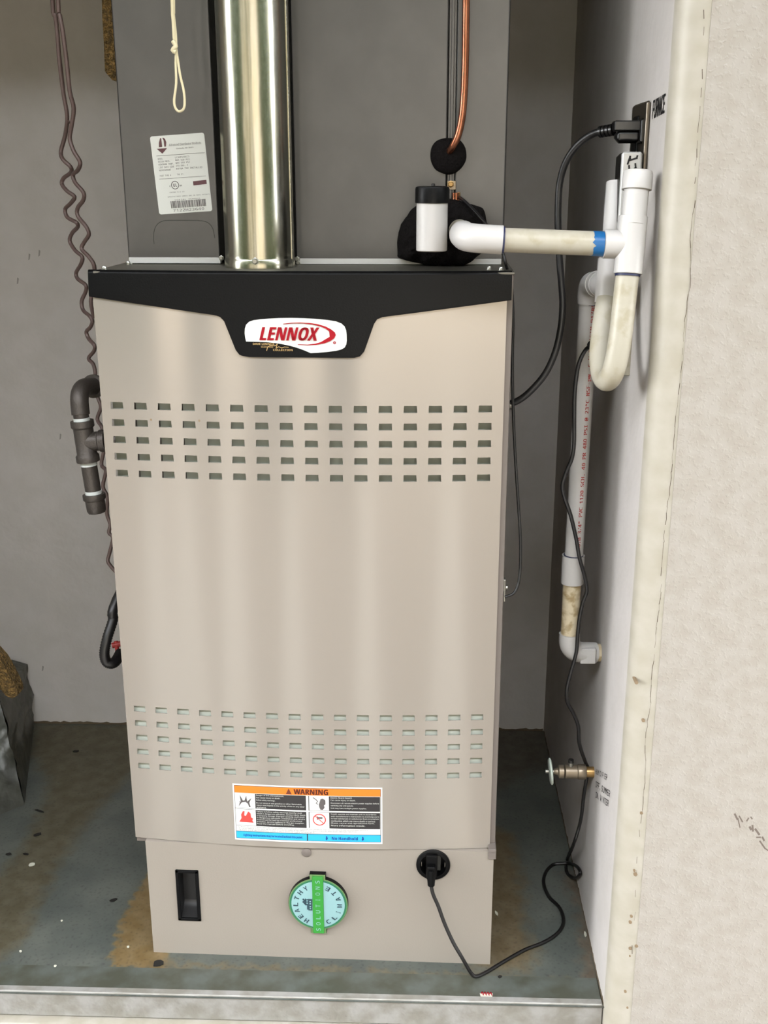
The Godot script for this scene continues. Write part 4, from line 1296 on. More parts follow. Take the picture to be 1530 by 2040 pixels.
	var el: Vector3 = Vector3(0.3851, 0.9883, -0.1086)
	s = sh()
	elbow(s, br.lerp(ec, 0.40), ec, el, rf, 0.020)
	part("elbow", s, M.pvc, d)
	part("elbow_rim", ring(br.lerp(ec, 0.56), (br - ec).normalized(), 0.0150, 0.0176, 0.0016, 36), M.pvc, d)
	part("primer_ring", ring(el - Vector3(0, 0.0012, 0), Vector3.UP, 0.0120, 0.0142, 0.0034), M.navy, d)
	# long printed drop, coupling, stained tail and the turn into the wall
	var p0: Vector3 = Vector3(0.3840, 0.9930, -0.1079)
	var p1: Vector3 = Vector3(0.3820, 0.6201, -0.1115)
	part("pipe", sh().tube([p0, p1], 0.01335, 32), M.pvc, d, "long white pipe with red print")
	var c0: Vector3 = Vector3(0.3814, 0.6232, -0.1114)
	var c1: Vector3 = Vector3(0.3813, 0.5803, -0.1108)
	part("coupling", sh().lathe(c1, c0 - c1, [[0.0130, 0], [0.0164, 0], [0.0164, (c0 - c1).length()], [0.0136, (c0 - c1).length()]], 36), M.pvc, d)
	part("primer_ring", ring(c0, (c0 - c1).normalized(), 0.0120, 0.0143, 0.0022), M.navy, d)
	var s1: Vector3 = Vector3(0.3812, 0.5016, -0.1054)
	part("pipe", sh().tube([c1 + Vector3(0, 0.005, 0), s1 - Vector3(0, 0.006, 0)], 0.01335, 28), M.pvc_stained, d, "stained short pipe below the coupling")
	var lc: Vector3 = Vector3(0.3811, 0.4718, -0.1047)
	var l1: Vector3 = Vector3(0.4221, 0.4677, -0.1140)
	s = sh()
	elbow(s, s1, lc, l1, 0.0156, 0.022)
	part("elbow", s, M.pvc, d)
	s = sh()
	s.box(Vector3(-0.0165, -0.0150, -0.006), Vector3(0.0165, 0.0150, 0.006), 0.004)
	var hub := Transform3D(Basis(Vector3.UP, RA), lc.lerp(l1, 0.68) + Vector3(0, 0, 0.010))
	s = sh(hub)
	s.box(Vector3(-0.0120, -0.0125, -0.006), Vector3(0.0120, 0.0125, 0.0062), 0.002)
	part("hub_flat", s, M.pvc, d)
	part("wall_stub", sh().tube([l1 - (l1 - lc) * 0.1, l1 + Vector3(0.016, 0, 0)], 0.0134, 24), M.pvc_stained, d, "stained stub entering the wall")
	# red print up the long pipe, wrapped round it
	var pa := (p0 - p1).normalized()
	var cam := Vector3(0.1865, 1.1482, 1.3952)
	var face := (cam - p1)
	face = (face - pa * face.dot(pa)).normalized()
	var sidev := pa.cross(face).normalized()
	if sidev.x < 0.0:
		sidev = -sidev
	var wrap := func(p: Vector2) -> Vector3:
		var a := 0.52 - p.y / 0.01335
		return p1 + pa * p.x + (face * cos(a) + sidev * sin(a)) * 0.01350
	s = sh()
	var L := (p0 - p1).length()
	for dx in [0.0, 0.0007]:
		s.words("307B 3/4\" PVC 1120 SCH. 40 PR 480 PSI @ 23\u00b0C NSF-pw -G U.P. ASTM D1785", mono, Vector2(0.015 + dx, -0.0034), Vector2(L - 0.006 + dx, 0.0034), wrap, face)
	part("pipe_print", s, M.red_ink, d)
	solo("wall_strip", "thin cream strip standing off the right wall behind the U bend", "strip", sh(room).box(Vector3(XW - 0.012, 0.903, -0.044), Vector3(XW + 0.0005, 1.003, -0.018), 0.001), M.pvc_cream, room * Vector3(XW - 0.006, 0.900, -0.035))

# ------------------------------------------------------------------ outlet, plugs, cords, valve
func build_electrics() -> void:
	var o := thing("outlet_box", "grey metal outlet box on the right wall behind the large black plug", "outlet", room * Vector3(XW, 1.19, -0.04))
	part("cover_plate", sh(room).box(Vector3(XW - 0.0065, 1.118, -0.086), Vector3(XW + 0.0005, 1.2390, 0.006), 0.003), M.stainless, o)
	part("screw", screw(room * Vector3(XW - 0.0065, 1.197, -0.012), Vector3.LEFT, 0.003), M.steel, o)
	part("receptacle", sh(room).box(Vector3(XW - 0.009, 1.158, -0.064), Vector3(XW - 0.005, 1.224, -0.030), 0.002), M.black_plastic, o)
	# grey adapter with marker strokes
	var a := thing("power_adapter", "silver and black box with black marker strokes hanging below the outlet", "adapter", room * Vector3(XW - 0.022, 1.10, -0.06))
	part("case", sh(room).box(Vector3(XW - 0.0325, 1.078, -0.034), Vector3(XW - 0.0065, 1.1797, 0.008), 0.005), M.black_gloss, a)
	part("face_plate", sh(room).box(Vector3(XW - 0.0325, 1.077, 0.0040), Vector3(XW - 0.0070, 1.1807, 0.0120), 0.003), M.silver, a)
	var s := sh(room)
	var put := func(p: Vector2) -> Vector3: return Vector3(XW - 0.0245 + p.x * 0.00115, 1.1772 - p.y * 0.00115, 0.0124)
	for ln in [[[1.5, 2.0], [0.5, 5.5], [-0.5, 9.0]], [[1.5, 2.5], [2.0, 5.5], [8.5, 3.5], [9.0, 1.5]], [[7.5, 9.5], [8.0, 13.0], [5.0, 16.0], [1.5, 15.0], [1.0, 11.5]], [[6.0, 19.0], [1.5, 19.5], [0.0, 22.0]]]:
		var q := []
		for g in ln:
			q.append(Vector2(g[0], g[1]))
		s.pen(q, 1.9, put, Vector3.BACK)
	part("handwriting", s, M.ink, a)
	# heavy cord from the outlet to the furnace side
	var c := thing("furnace_power_cord", "thick black power cord looping from the wall outlet to the right side of the furnace", "power cord", Vector3(0.283, 0.853, -0.072))
	var g0: Vector3 = Vector3(0.4260, 1.2044, -0.0159)
	var g1: Vector3 = Vector3(0.3927, 1.2075, -0.0339)
	s = sh()
	var ub := Basis(Vector3.UP, RA)
	var mid := g0.lerp(g1, 0.5)
	var xl := (g0 - g1).length() / 2
	var px := Transform3D(ub, mid)
	s = sh(px)
	s.box(Vector3(-xl, -0.0010, -0.012), Vector3(xl * 0.85, 0.0112, 0.012), 0.002)
	s.box(Vector3(-xl * 0.86, -0.0150, -0.010), Vector3(xl * 0.8, 0.0010, 0.011), 0.006)
	s.box(Vector3(xl * 0.62, -0.0155, -0.015), Vector3(xl * 1.12, 0.0135, 0.016), 0.003)
	var plug := part("plug", s, M.black_gloss, c, "black moulded plug")
	var k0: Vector3 = Vector3(0.3940, 1.2075, -0.0340)
	var k1: Vector3 = Vector3(0.3774, 1.2052, -0.0470)
	s = sh()
	for i in 4:
		s.lathe(k0.lerp(k1, 0.15 + 0.24 * i), k1 - k0, [[0.004, -0.0022], [0.0072, -0.0018], [0.0072, 0.0018], [0.004, 0.0022]], 16)
	part("strain_relief", s, M.black_gloss, plug)
	var path := [Vector3(0.3940, 1.2075, -0.0340), Vector3(0.3786, 1.2058, -0.0473), Vector3(0.3656, 1.2004, -0.0596), Vector3(0.3512, 1.1875, -0.0716), Vector3(0.3404, 1.1682, -0.0808), Vector3(0.3350, 1.1434, -0.0865), Vector3(0.3342, 1.1157, -0.0853), Vector3(0.3352, 1.0841, -0.0808), Vector3(0.3383, 1.0459, -0.0745), Vector3(0.3420, 1.0138, -0.0701), Vector3(0.3441, 0.9880, -0.0664), Vector3(0.3425, 0.9586, -0.0636), Vector3(0.3365, 0.9273, -0.0620), Vector3(0.3244, 0.8980, -0.0628), Vector3(0.3066, 0.8748, -0.0652), Vector3(0.2911, 0.8609, -0.0685), Vector3(0.2764, 0.8539, -0.0713)]
	part("cable", sh().tube(path, 0.0046, 14, 4), M.cord, c)
	# thin sensing wire from the bracket over the foam, behind the elbow and down the furnace side
	var w := [Vector3(0.2019, 1.1280, -0.1205), Vector3(0.2116, 1.1220, -0.0909), Vector3(0.2245, 1.1099, -0.0670), Vector3(0.2392, 1.0942, -0.0472), Vector3(0.2534, 1.0735, -0.0364), Vector3(0.2620, 1.0563, -0.0316), Vector3(0.2656, 1.0437, -0.0311)]
	w.append_array([Vector3(0.2715, 1.0287, -0.0603), Vector3(0.2763, 1.0109, -0.0635), Vector3(0.2783, 0.9695, -0.0530), Vector3(0.2786, 0.9307, -0.0463), Vector3(0.2795, 0.8916, -0.0395), Vector3(0.2826, 0.8385, -0.0391), Vector3(0.2867, 0.7850, -0.0334), Vector3(0.2916, 0.7315, -0.0277), Vector3(0.2955, 0.6881, -0.0219), Vector3(0.2972, 0.6446, -0.0149), Vector3(0.2950, 0.6168, -0.0083), Vector3(0.2883, 0.6036, -0.0039), Vector3(0.2765, 0.5997, 0.0000)])
	solo("sensing_wire", "thin black wire hanging down the right side of the furnace to a small screw", "wire", sh().tube(w, 0.0020, 10, 4), M.cord, w[0])
	# long thin cord: behind the trap, down the drain pipe, over the floor, into the port of the filter cabinet
	var ac := thing("appliance_cord", "long thin black cord crossing the floor to the round black port", "cord", Vector3(0.4165, 0.0000, -0.2217))
	var q := [Vector3(0.3847, 0.9435, -0.0403), Vector3(0.3812, 0.9373, -0.0508), Vector3(0.3763, 0.9303, -0.0620), Vector3(0.3698, 0.9133, -0.0669), Vector3(0.3669, 0.8927, -0.0677), Vector3(0.3659, 0.8665, -0.0680), Vector3(0.3675, 0.8300, -0.0694), Vector3(0.3688, 0.7994, -0.0706), Vector3(0.3670, 0.7782, -0.0724), Vector3(0.3612, 0.7602, -0.0749), Vector3(0.3563, 0.7389, -0.0754), Vector3(0.3605, 0.7201, -0.0772), Vector3(0.3703, 0.6941, -0.0781), Vector3(0.3805, 0.6574, -0.0831), Vector3(0.3864, 0.6297, -0.0822), Vector3(0.3962, 0.5986, -0.0879), Vector3(0.4005, 0.5762, -0.0896), Vector3(0.3955, 0.5587, -0.0881), Vector3(0.3918, 0.5346, -0.0868), Vector3(0.3904, 0.5105, -0.0856), Vector3(0.3898, 0.4795, -0.0865), Vector3(0.3833, 0.4467, -0.0866), Vector3(0.3790, 0.4203, -0.0866), Vector3(0.3809, 0.3970, -0.0900), Vector3(0.3917, 0.3747, -0.0963), Vector3(0.4009, 0.3509, -0.1000), Vector3(0.4044, 0.3200, -0.1033), Vector3(0.4172, 0.2809, -0.1160), Vector3(0.4223, 0.2686, -0.1178), Vector3(0.4208, 0.2515, -0.1166), Vector3(0.4187, 0.2183, -0.1210), Vector3(0.4178, 0.1824, -0.1245), Vector3(0.4152, 0.1530, -0.1300), Vector3(0.4090, 0.1201, -0.1342)]
	q.append_array([Vector3(0.4187, 0.0060, -0.2610), Vector3(0.4133, 0.0030, -0.2359), Vector3(0.4159, 0.0030, -0.2175)])
	q.append_array([Vector3(0.4231, 0.0178, -0.1888), Vector3(0.4249, 0.0553, -0.1489), Vector3(0.4233, 0.0490, -0.1755)])
	q.append_array([Vector3(0.4203, 0.0120, -0.2379), Vector3(0.4075, 0.0060, -0.2458), Vector3(0.3910, 0.0030, -0.2448), Vector3(0.3768, 0.0030, -0.2225), Vector3(0.3707, 0.0030, -0.1915), Vector3(0.3760, 0.0030, -0.1566), Vector3(0.3902, 0.0030, -0.1312), Vector3(0.3948, 0.0030, -0.1047), Vector3(0.3908, 0.0030, -0.0810), Vector3(0.3766, 0.0030, -0.0585), Vector3(0.3545, 0.0030, -0.0397), Vector3(0.3275, 0.0030, -0.0232), Vector3(0.2941, 0.0030, 0.0046), Vector3(0.2664, 0.0030, 0.0292), Vector3(0.2501, 0.0050, 0.0422), Vector3(0.2417, 0.0120, 0.0434)])
	q.append_array([Vector3(0.2276, 0.0407, 0.0450), Vector3(0.2138, 0.0637, 0.0400), Vector3(0.2006, 0.0922, 0.0340), Vector3(0.1917, 0.1162, 0.0290), Vector3(0.1836, 0.1346, 0.0260), Vector3(0.1805, 0.1488, 0.0240)])
	part("cable", sh().tube(q, 0.0028, 10, 4), M.cord, ac)
	s = sh()
	s.box(Vector3(0.1725, 0.1957, 0.0200), Vector3(0.1891, 0.1609, 0.0040), 0.001)
	s.box(Vector3(0.1735, 0.1818, 0.0270), Vector3(0.1869, 0.1587, 0.0060), 0.002)
	s.tube([Vector3(0.1802, 0.1750, 0.0220), Vector3(0.1804, 0.1592, 0.0240), Vector3(0.1805, 0.1496, 0.0240)], func(t: float) -> float: return lerpf(0.0066, 0.0054, t), 14)
	part("plug", s, M.black_plastic, ac, "black plug seated in the round port")
	part("cord_tie", sh().tube([Vector3(0.3802, 0.9421, -0.0449), Vector3(0.3878, 0.9348, -0.0504)], 0.0052, 10).tube([Vector3(0.3801, 0.9440, -0.0455), Vector3(0.3831, 0.9493, -0.0504)], 0.0012, 6), M.cord, ac)
	# shut-off valve on the wall
	var vz := -0.0985
	var vy := 0.2690
	var vb := room * Vector3(XW, vy, vz)
	var v := thing("shutoff_valve", "small nickel shut-off valve with a white disc handle low on the right wall", "valve", vb)
	var ax := room.basis * Vector3.LEFT
	part("wall_tube", sh().lathe(vb, ax, [[0.0085, 0], [0.0085, 0.014], [0.007, 0.016], [0, 0.016]], 14), M.brass, v)
	part("nut", sh().lathe(vb, ax, [[0, 0.012], [0.0110, 0.012], [0.0118, 0.0135], [0.0118, 0.0235], [0.0110, 0.025], [0, 0.025]], 6), M.nickel, v)
	part("body", sh().lathe(vb, ax, [[0.008, 0.024], [0.0110, 0.026], [0.0110, 0.044], [0.007, 0.046]], 8), M.nickel, v)
	part("bonnet", sh().lathe(vb, ax, [[0.0055, 0.044], [0.0055, 0.047], [0.0105, 0.047], [0.0105, 0.054], [0.006, 0.056], [0.004, 0.062]], 14), M.nickel, v)
	s = sh()
	s.lathe(vb + ax * 0.036 + Vector3(0, 0.009, 0), Vector3.UP, [[0.0036, 0], [0.0036, 0.007]], 12)
	part("drain_stem", s, M.steel, v)
	part("drain_cap", sh().lathe(vb + ax * 0.036 + Vector3(0, 0.016, 0), Vector3.UP, [[0.0042, 0], [0.0042, 0.005], [0, 0.0055]], 12), M.black, v)
	part("stem", sh().tube([vb + ax * 0.055, vb + ax * 0.0745], 0.0032, 10), M.steel, v)
	var hx := (ax + Vector3(0, -0.10, 0)).normalized()
	part("handle", sh().lathe(vb + ax * 0.0640, hx, [[0, 0], [0.018, 0], [0.0205, 0.0012], [0.0205, 0.0034], [0.018, 0.0050], [0, 0.0050]], 24), M.white_paint, v)

# ------------------------------------------------------------------ left side
func px_line(a: Array, depth0: float, depth1: float) -> Array:
	return a

func build_left_side() -> void:
	var wl := [Vector3(-0.3173, 1.5465, -0.1243), Vector3(-0.3468, 1.3813, -0.1767), Vector3(-0.3466, 1.3634, -0.1817), Vector3(-0.3471, 1.3432, -0.1859), Vector3(-0.3504, 1.3038, -0.1946), Vector3(-0.3513, 1.2641, -0.2033), Vector3(-0.3511, 1.2352, -0.2101), Vector3(-0.3624, 1.2104, -0.2281), Vector3(-0.3735, 1.1893, -0.2367), Vector3(-0.3689, 1.1780, -0.2282), Vector3(-0.3572, 1.1669, -0.2255), Vector3(-0.3623, 1.1593, -0.2386), Vector3(-0.3778, 1.1516, -0.2511), Vector3(-0.3819, 1.1431, -0.2535), Vector3(-0.3718, 1.1331, -0.2457), Vector3(-0.3612, 1.1253, -0.2439), Vector3(-0.3720, 1.1158, -0.2561), Vector3(-0.3854, 1.1068, -0.2683), Vector3(-0.3817, 1.0952, -0.2650), Vector3(-0.3651, 1.0884, -0.2533), Vector3(-0.3660, 1.0815, -0.2616), Vector3(-0.3793, 1.0721, -0.2737), Vector3(-0.3864, 1.0599, -0.2800), Vector3(-0.3760, 1.0462, -0.2711), Vector3(-0.3635, 1.0370, -0.2638), Vector3(-0.3690, 1.0254, -0.2704), Vector3(-0.3810, 1.0124, -0.2814), Vector3(-0.3784, 1.0030, -0.2787), Vector3(-0.3628, 0.9948, -0.2665), Vector3(-0.3660, 0.9842, -0.2736), Vector3(-0.3752, 0.9691, -0.2789), Vector3(-0.3725, 0.9556, -0.2749), Vector3(-0.3597, 0.9486, -0.2630), Vector3(-0.3550, 0.9405, -0.2607), Vector3(-0.3612, 0.9303, -0.2677), Vector3(-0.3706, 0.9222, -0.2752), Vector3(-0.3665, 0.9117, -0.2722), Vector3(-0.3545, 0.9034, -0.2599), Vector3(-0.3584, 0.8930, -0.2669), Vector3(-0.3698, 0.8809, -0.2731), Vector3(-0.3589, 0.8735, -0.2609), Vector3(-0.3555, 0.8570, -0.2560), Vector3(-0.3633, 0.8424, -0.2616), Vector3(-0.3503, 0.8217, -0.2454), Vector3(-0.3462, 0.8090, -0.2417), Vector3(-0.3546, 0.7896, -0.2458), Vector3(-0.3433, 0.7774, -0.2322), Vector3(-0.3429, 0.7481, -0.2337), Vector3(-0.3504, 0.7192, -0.2349), Vector3(-0.3400, 0.7119, -0.2227), Vector3(-0.3475, 0.6858, -0.2248), Vector3(-0.3401, 0.6698, -0.2203), Vector3(-0.3436, 0.6419, -0.2219), Vector3(-0.3378, 0.6251, -0.2171), Vector3(-0.3400, 0.6128, -0.2132), Vector3(-0.3335, 0.6044, -0.2110), Vector3(-0.3425, 0.5752, -0.2120), Vector3(-0.3440, 0.5660, -0.2091), Vector3(-0.3391, 0.5583, -0.2070), Vector3(-0.3301, 0.5491, -0.2046)]
	var wr := [Vector3(-0.3110, 1.5464, -0.1247), Vector3(-0.3358, 1.3797, -0.1664), Vector3(-0.3351, 1.3612, -0.1659), Vector3(-0.3325, 1.3405, -0.1650), Vector3(-0.3317, 1.3012, -0.1686), Vector3(-0.3323, 1.2658, -0.1734), Vector3(-0.3316, 1.2442, -0.1825), Vector3(-0.3396, 1.2216, -0.1909), Vector3(-0.3452, 1.2051, -0.1960), Vector3(-0.3393, 1.1881, -0.1911), Vector3(-0.3301, 1.1731, -0.1870), Vector3(-0.3383, 1.1624, -0.1989), Vector3(-0.3502, 1.1563, -0.2121), Vector3(-0.3468, 1.1453, -0.2089), Vector3(-0.3333, 1.1321, -0.2004), Vector3(-0.3365, 1.1212, -0.2073), Vector3(-0.3494, 1.1102, -0.2189), Vector3(-0.3510, 1.0988, -0.2206), Vector3(-0.3366, 1.0835, -0.2114), Vector3(-0.3344, 1.0723, -0.2134), Vector3(-0.3462, 1.0607, -0.2248), Vector3(-0.3512, 1.0511, -0.2269), Vector3(-0.3388, 1.0404, -0.2190), Vector3(-0.3306, 1.0273, -0.2154), Vector3(-0.3374, 1.0042, -0.2289), Vector3(-0.3447, 0.9744, -0.2298), Vector3(-0.3463, 0.9488, -0.2428)]
	solo("thermostat_wire", "longer brown coiled wire, hanging down past the black gas pipe", "wire", sh().tube(wl, 0.0030, 10, 4), M.brown_wire, wl[0])
	solo("thermostat_wire", "brown twisted wire that disappears behind the left end of the black fascia", "wire", sh().tube(wr, 0.0030, 10, 4), M.brown_wire, wr[0])
	var w3 := [Vector3(-0.3172, 1.5494, -0.1357), Vector3(-0.3489, 1.3829, -0.1876), Vector3(-0.3504, 1.3524, -0.1938), Vector3(-0.3515, 1.3150, -0.2032), Vector3(-0.3513, 1.2762, -0.2070), Vector3(-0.3535, 1.2403, -0.2168), Vector3(-0.3480, 1.2264, -0.2076)]
	solo("wire_strand", "thin brown strand running between the two coiled brown wires at the top", "wire", sh().tube(w3, 0.0014, 8, 4), M.brown_wire, w3[0])
	# gas pipe with drip leg
	var D0 := 1.50
	var gp := thing("gas_pipe", "black iron gas pipe with elbow, tee and capped drip leg left of the furnace", "gas pipe", Vector3(-0.3061, 0.6913, -0.0559))
	var e_in: Vector3 = Vector3(-0.3075, 0.8628, -0.1399)
	var e_c: Vector3 = Vector3(-0.3187, 0.8738, -0.0641)
	var e_d: Vector3 = Vector3(-0.3150, 0.8372, -0.0562)
	var s := sh()
	elbow(s, e_c.lerp(e_in, 0.60), e_c, e_d, 0.0125, 0.026)
	part("elbow", s, M.iron, gp)
	part("elbow_rim", ring(e_c.lerp(e_in, 0.62), (e_in - e_c).normalized(), 0.010, 0.0168, 0.006, 28), M.iron, gp)
	part("nipple", sh().tube([e_c.lerp(e_in, 0.5), e_in + (e_in - e_c) * 0.15], 0.0107, 20), M.iron, gp)
	var t0: Vector3 = Vector3(-0.3144, 0.8286, -0.0568)
	var t1: Vector3 = Vector3(-0.3098, 0.7704, -0.0559)
	var ax := (t0 - t1).normalized()
	var tl := (t0 - t1).length()
	part("nipple", sh().tube([e_d + ax * 0.01, t0 - ax * 0.005], 0.0107, 20), M.iron, gp)
	part("thread_tape", ring(t0 + ax * 0.0018, ax, 0.009, 0.0114, 0.0046), M.tape, gp)
	s = sh()
	s.lathe(t1, ax, [[0.011, 0], [0.0160, 0], [0.0162, 0.0015], [0.0162, 0.0085], [0.0140, 0.0110], [0.0138, tl - 0.0110], [0.0162, tl - 0.0085], [0.0162, tl - 0.0015], [0.0160, tl], [0.011, tl]], 32)
	var tm := t0.lerp(t1, 0.52)
	var sx := (Vector3(1, 0, 0) - ax * ax.x).normalized()
	s.lathe(tm, sx, [[0.0136, 0.0], [0.0136, 0.020], [0.0158, 0.022], [0.0158, 0.030], [0.011, 0.030]], 28)
	part("tee", s, M.iron, gp)
	part("nipple", sh().tube([tm + sx * 0.028, tm + sx * 0.060], 0.0107, 20), M.iron, gp)
	var c0: Vector3 = Vector3(-0.3055, 0.7229, -0.0551)
	part("nipple", sh().tube([t1 + ax * 0.004, c0 - ax * 0.004], 0.0112, 22), M.iron, gp, "drip leg nipple")
	part("thread_tape", ring(t1 - ax * 0.0030, ax, 0.009, 0.0119, 0.0060), M.tape, gp)
	part("thread_tape", ring(c0 + ax * 0.0012, ax, 0.009, 0.0119, 0.0078), M.tape, gp)
	s = sh()
	s.lathe(c0, -ax, [[0.0115, -0.0005], [0.0158, 0], [0.0160, 0.0015], [0.0160, 0.0070], [0.0142, 0.0090]], 32)
	s.lathe(c0, -ax, [[0.0146, 0.0080], [0.0142, 0.0235], [0.0120, 0.0275], [0, 0.0285]], 8)
	part("pipe_cap", s, M.iron, gp)
	# corrugated black hose
	var h := [Vector3(-0.3043, 0.5549, -0.1345), Vector3(-0.3067, 0.5339, -0.1227), Vector3(-0.3105, 0.5072, -0.1090), Vector3(-0.3170, 0.4836, -0.0962), Vector3(-0.3212, 0.4617, -0.0892), Vector3(-0.3189, 0.4473, -0.0881), Vector3(-0.3117, 0.4427, -0.0912), Vector3(-0.3072, 0.4444, -0.1004), Vector3(-0.3071, 0.4471, -0.1222)]
	h[0] = Vector3(-0.262, 0.640, -0.230)
	var hp := []
	for i in h.size() - 1:
		for k in 12:
			hp.append((h[i] as Vector3).cubic_interpolate(h[i + 1], h[maxi(i - 1, 0)], h[mini(i + 2, h.size() - 1)], k / 12.0))
	solo("corrugated_hose", "black corrugated hose curling out behind the lower left edge of the furnace", "hose", sh().tube(hp, func(t: float) -> float: return 0.0076 + 0.0008 * sin(t * 300.0), 16), M.cord, h[1])
	s = sh()
	s.tube([Vector3(-0.3258, 0.4493, -0.1428), Vector3(-0.3116, 0.4523, -0.1445)], 0.0045, 10)
	s.tube([Vector3(-0.3204, 0.4561, -0.1452), Vector3(-0.3177, 0.4402, -0.1404)], 0.0035, 8)
	solo("red_lever", "small red lever behind the black corrugated hose", "lever", s, M.red_plastic, Vector3(-0.3187, 0.4493, -0.1432))
	# pull string
	var pc := thing("pull_string", "cream string with a knotted loop hanging in front of the grey cabinet", "string", Vector3(-0.1492, 1.2312, -0.0366))
	part("strand", sh().tube([Vector3(-0.1423, 1.4973, -0.0245), Vector3(-0.1512, 1.3596, -0.0393), Vector3(-0.1516, 1.3372, -0.0408), Vector3(-0.1518, 1.3174, -0.0420), Vector3(-0.1510, 1.3031, -0.0429)], 0.0021, 8, 3), M.string, pc)
	part("strand", sh().tube([Vector3(-0.1417, 1.4979, -0.0268), Vector3(-0.1498, 1.3599, -0.0416), Vector3(-0.1516, 1.3434, -0.0448), Vector3(-0.1500, 1.3203, -0.0430), Vector3(-0.1504, 1.3031, -0.0430)], 0.0018, 8, 3), M.string, pc)
	var lp := [Vector3(-0.1504, 1.3060, -0.0439), Vector3(-0.1515, 1.2885, -0.0415), Vector3(-0.1515, 1.2649, -0.0385), Vector3(-0.1552, 1.2455, -0.0386), Vector3(-0.1543, 1.2360, -0.0378), Vector3(-0.1503, 1.2313, -0.0387), Vector3(-0.1442, 1.2336, -0.0376), Vector3(-0.1420, 1.2413, -0.0380), Vector3(-0.1425, 1.2560, -0.0383), Vector3(-0.1462, 1.2737, -0.0394), Vector3(-0.1484, 1.2885, -0.0417), Vector3(-0.1501, 1.3041, -0.0422)]
	part("loop", sh().tube(lp, 0.0016, 8, 4), M.string, pc)
	part("knot", sh().tube([Vector3(-0.1530, 1.3132, -0.0407), Vector3(-0.1498, 1.3072, -0.0390), Vector3(-0.1540, 1.3027, -0.0395), Vector3(-0.1496, 1.3003, -0.0390)], 0.0030, 8, 3), M.string, pc)
	# tan strip by the left edge of the coil cabinet
	var zz := -0.36
	s = sh()
	var ol := []
	for g in [Vector3(-0.3318, 1.4489, -0.3600), Vector3(-0.3350, 1.3801, -0.3600), Vector3(-0.3354, 1.3451, -0.3600), Vector3(-0.3368, 1.3082, -0.3600), Vector3(-0.3325, 1.3024, -0.3600), Vector3(-0.3260, 1.2952, -0.3600), Vector3(-0.3198, 1.2952, -0.3600), Vector3(-0.3098, 1.4486, -0.3600)]:
		ol.append(Vector2(g.x, g.y))
	s.prism(ol, zz - 0.02, zz)
	solo("tan_strip", "ragged tan strip beside the upper left edge of the grey cabinet", "strip", s, M.insulation, Vector3(ol[4].x, ol[4].y, zz))
	# wrapped duct end and its insulation at the left edge
	var n := noise(1.0, 4, 61)
	var du := thing("duct_boot", "crumpled grey metal duct end on the floor at the left edge", "duct", room * Vector3(-0.72, 0.0, -0.45))
	s = sh(room)
	s.surf(18, 18, func(a: float, b: float) -> Vector3:
		var top := Vector3(lerpf(-0.79, -0.665, a), 0.205 - 0.03 * a, -0.50)
		var low := Vector3(lerpf(-0.79, -0.597, a), -0.001, lerpf(-0.20, -0.40, a))
		var q := low.lerp(top, b)
		return q + Vector3(0, 0, 0.016 * n.get_noise_2d(a * 3.0, b * 3.0) * sin(b * PI)))
	s.surf(10, 18, func(a: float, b: float) -> Vector3:
		var top := Vector3(lerpf(-0.665, -0.690, a), 0.175 - 0.03 * a, lerpf(-0.50, -0.72, a))
		var low := Vector3(lerpf(-0.597, -0.690, a), -0.001, lerpf(-0.40, -0.72, a))
		return low.lerp(top, b) + Vector3(0.012 * n.get_noise_2d(a * 3.0 + 9.0, b * 3.0) * sin(b * PI), 0, 0))
	s.surf(6, 6, func(a: float, b: float) -> Vector3:
		return Vector3(lerpf(-0.79, lerpf(-0.665, -0.690, b), a), 0.205 - 0.03 * a - 0.03 * b, lerpf(-0.50, -0.72, b)))
	part("sheet", s, M.duct, du)
	s = sh()
	var tu := []
	for g in [Vector3(-0.6099, 0.3809, -0.3157), Vector3(-0.5868, 0.3640, -0.3118), Vector3(-0.5742, 0.3471, -0.3073), Vector3(-0.5632, 0.3218, -0.3001), Vector3(-0.5522, 0.2898, -0.2908), Vector3(-0.5529, 0.2813, -0.2882), Vector3(-0.5626, 0.2763, -0.2861), Vector3(-0.5732, 0.2814, -0.2871), Vector3(-0.5804, 0.2923, -0.2901), Vector3(-0.6087, 0.2966, -0.2898)]:
		tu.append(g)
	var fl := []
	for g in tu:
		fl.append(Vector2(g.x, g.y))
	s.prism(fl, -0.03, 0.0, Transform3D(Basis(), Vector3(0, 0, tu[4].z)))
	solo("insulation_flap", "torn yellow insulation flap on the duct end at the left edge", "insulation", s, M.insulation, tu[4])

# ------------------------------------------------------------------ bits on the floor
func flake(c: Vector3, l: float, w: float, turn: float, thick: float, seed_: int) -> Shape:
	var rng := RandomNumberGenerator.new()
	rng.seed = seed_
	var o := []
	for i in 9:
		var a := TAU * i / 9.0
		o.append(Vector2(cos(a) * l, sin(a) * w) * rng.randf_range(0.75, 1.15))
	var b := Basis(Vector3.UP, turn) * Basis(Vector3.RIGHT, -PI / 2)
	return sh().prism(o, 0.0, thick, Transform3D(b, c))

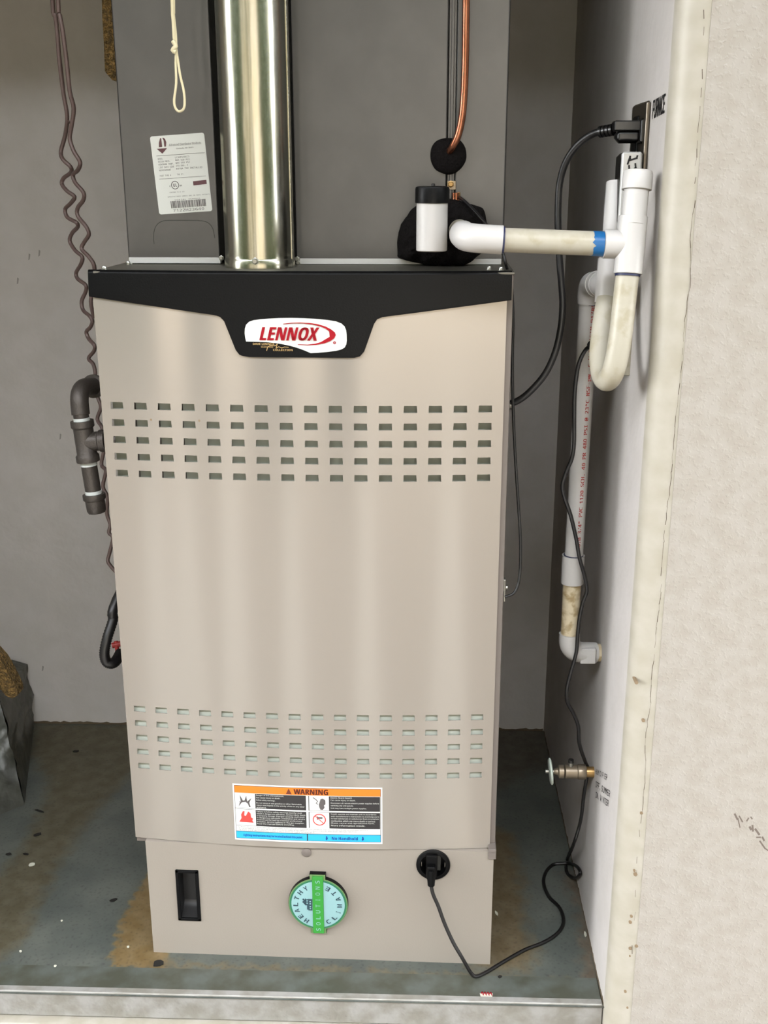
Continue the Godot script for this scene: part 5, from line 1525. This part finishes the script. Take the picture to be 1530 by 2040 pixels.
func build_small() -> void:
	var dark := [
		[Vector3(-0.5435, 0.0005, -0.2910), 0.0085, 0.004, 0.5, "largest dark flake on the floor near the left edge, just in front of the duct"],
		[Vector3(-0.5686, 0.0005, -0.3674), 0.0105, 0.002, -0.35, "long thin dark twig on the floor beside the crumpled duct"],
		[Vector3(-0.5714, 0.0005, -0.5927), 0.0065, 0.003, 0.2, "dark flake on the brown floor stain near the back wall"],
		[Vector3(-0.5737, 0.0005, -0.2290), 0.005, 0.003, 0.0, "small dark flake nearest the left edge of the floor"],
		[Vector3(-0.5424, 0.0005, -0.2307), 0.006, 0.0025, -0.2, "small dark flake just left of the white paint chip"],
		[Vector3(-0.3489, 0.0005, -0.1114), 0.006, 0.0035, 0.6, "dark flake on the grey floor left of the filter cabinet"],
		[Vector3(-0.2359, 0.0005, 0.0351), 0.008, 0.008, 1.2, "curled black flake in front of the left foot of the filter cabinet"],
		[Vector3(0.2858, 0.0005, 0.0371), 0.004, 0.003, 0.4, "small dark speck beside the bend of the cord on the floor"],
	]
	var i := 0
	for d in dark:
		i += 1
		solo("leaf_flake", d[4], "debris", flake(d[0], d[1], d[2], d[3], 0.0018, 100 + i), M.leaf, d[0], "dark flakes on the floor")
	var pale := [
		[Vector3(-0.5212, 0.0005, -0.2007), 0.0055, 0.0045, 0.3, "white paint chip on the floor at the left"],
		[Vector3(-0.2925, 0.0005, 0.0005), 0.0022, 0.0022, 0.0, "white speck on the brown stain beside the filter cabinet"],
		[Vector3(-0.4567, 0.0005, 0.0196), 0.0022, 0.0018, 0.0, "white speck nearest the lower left corner of the floor"],
		[Vector3(-0.4173, 0.0005, -0.0554), 0.0018, 0.0018, 0.0, "tiny white speck in the middle of the grey floor at the left"],
		[Vector3(0.2871, 0.0005, -0.1112), 0.0065, 0.0022, 1.9, "white paint sliver on the floor right of the filter cabinet"],
		[Vector3(0.4259, 0.0005, -0.0667), 0.0065, 0.0022, 1.6, "white paint sliver on the floor at the foot of the right wall"],
		[Vector3(-0.3908, 0.0020, 0.0506), 0.0020, 0.0020, 0.0, "white speck on the seam of the front floor strip"],
	]
	for d in pale:
		i += 1
		solo("paint_chip", d[4], "debris", flake(d[0], d[1], d[2], d[3], 0.0015, 100 + i), M.chip, d[0], "white chips on the floor")
	# scrap of a printed label stuck to the front strip
	var c: Vector3 = Vector3(0.2639, 0.0018, 0.0776)
	var s := sh()
	var o := []
	for k in 13:
		var a := PI + PI * k / 12.0
		o.append(Vector2(cos(a) * 0.0095, sin(a) * 0.014))
	s.prism(o, 0, 0.0004, Transform3D(Basis(Vector3.RIGHT, -PI / 2), c + Vector3(0, 0, -0.004)))
	var t := thing("label_scrap", "torn white label scrap with red print on the front floor strip", "label", c)
	part("paper", s, M.chip, t)
	s = sh()
	for k in 4:
		var x := -0.0075 + 0.0042 * k
		s.pen([Vector2(x, -0.0065), Vector2(x + 0.0016, -0.0035), Vector2(x + 0.0032, -0.0095)], 0.0016, func(p: Vector2) -> Vector3: return c + Vector3(p.x, 0.0007, -p.y - 0.0095), Vector3.UP)
	part("print", s, M.logo_red, t)
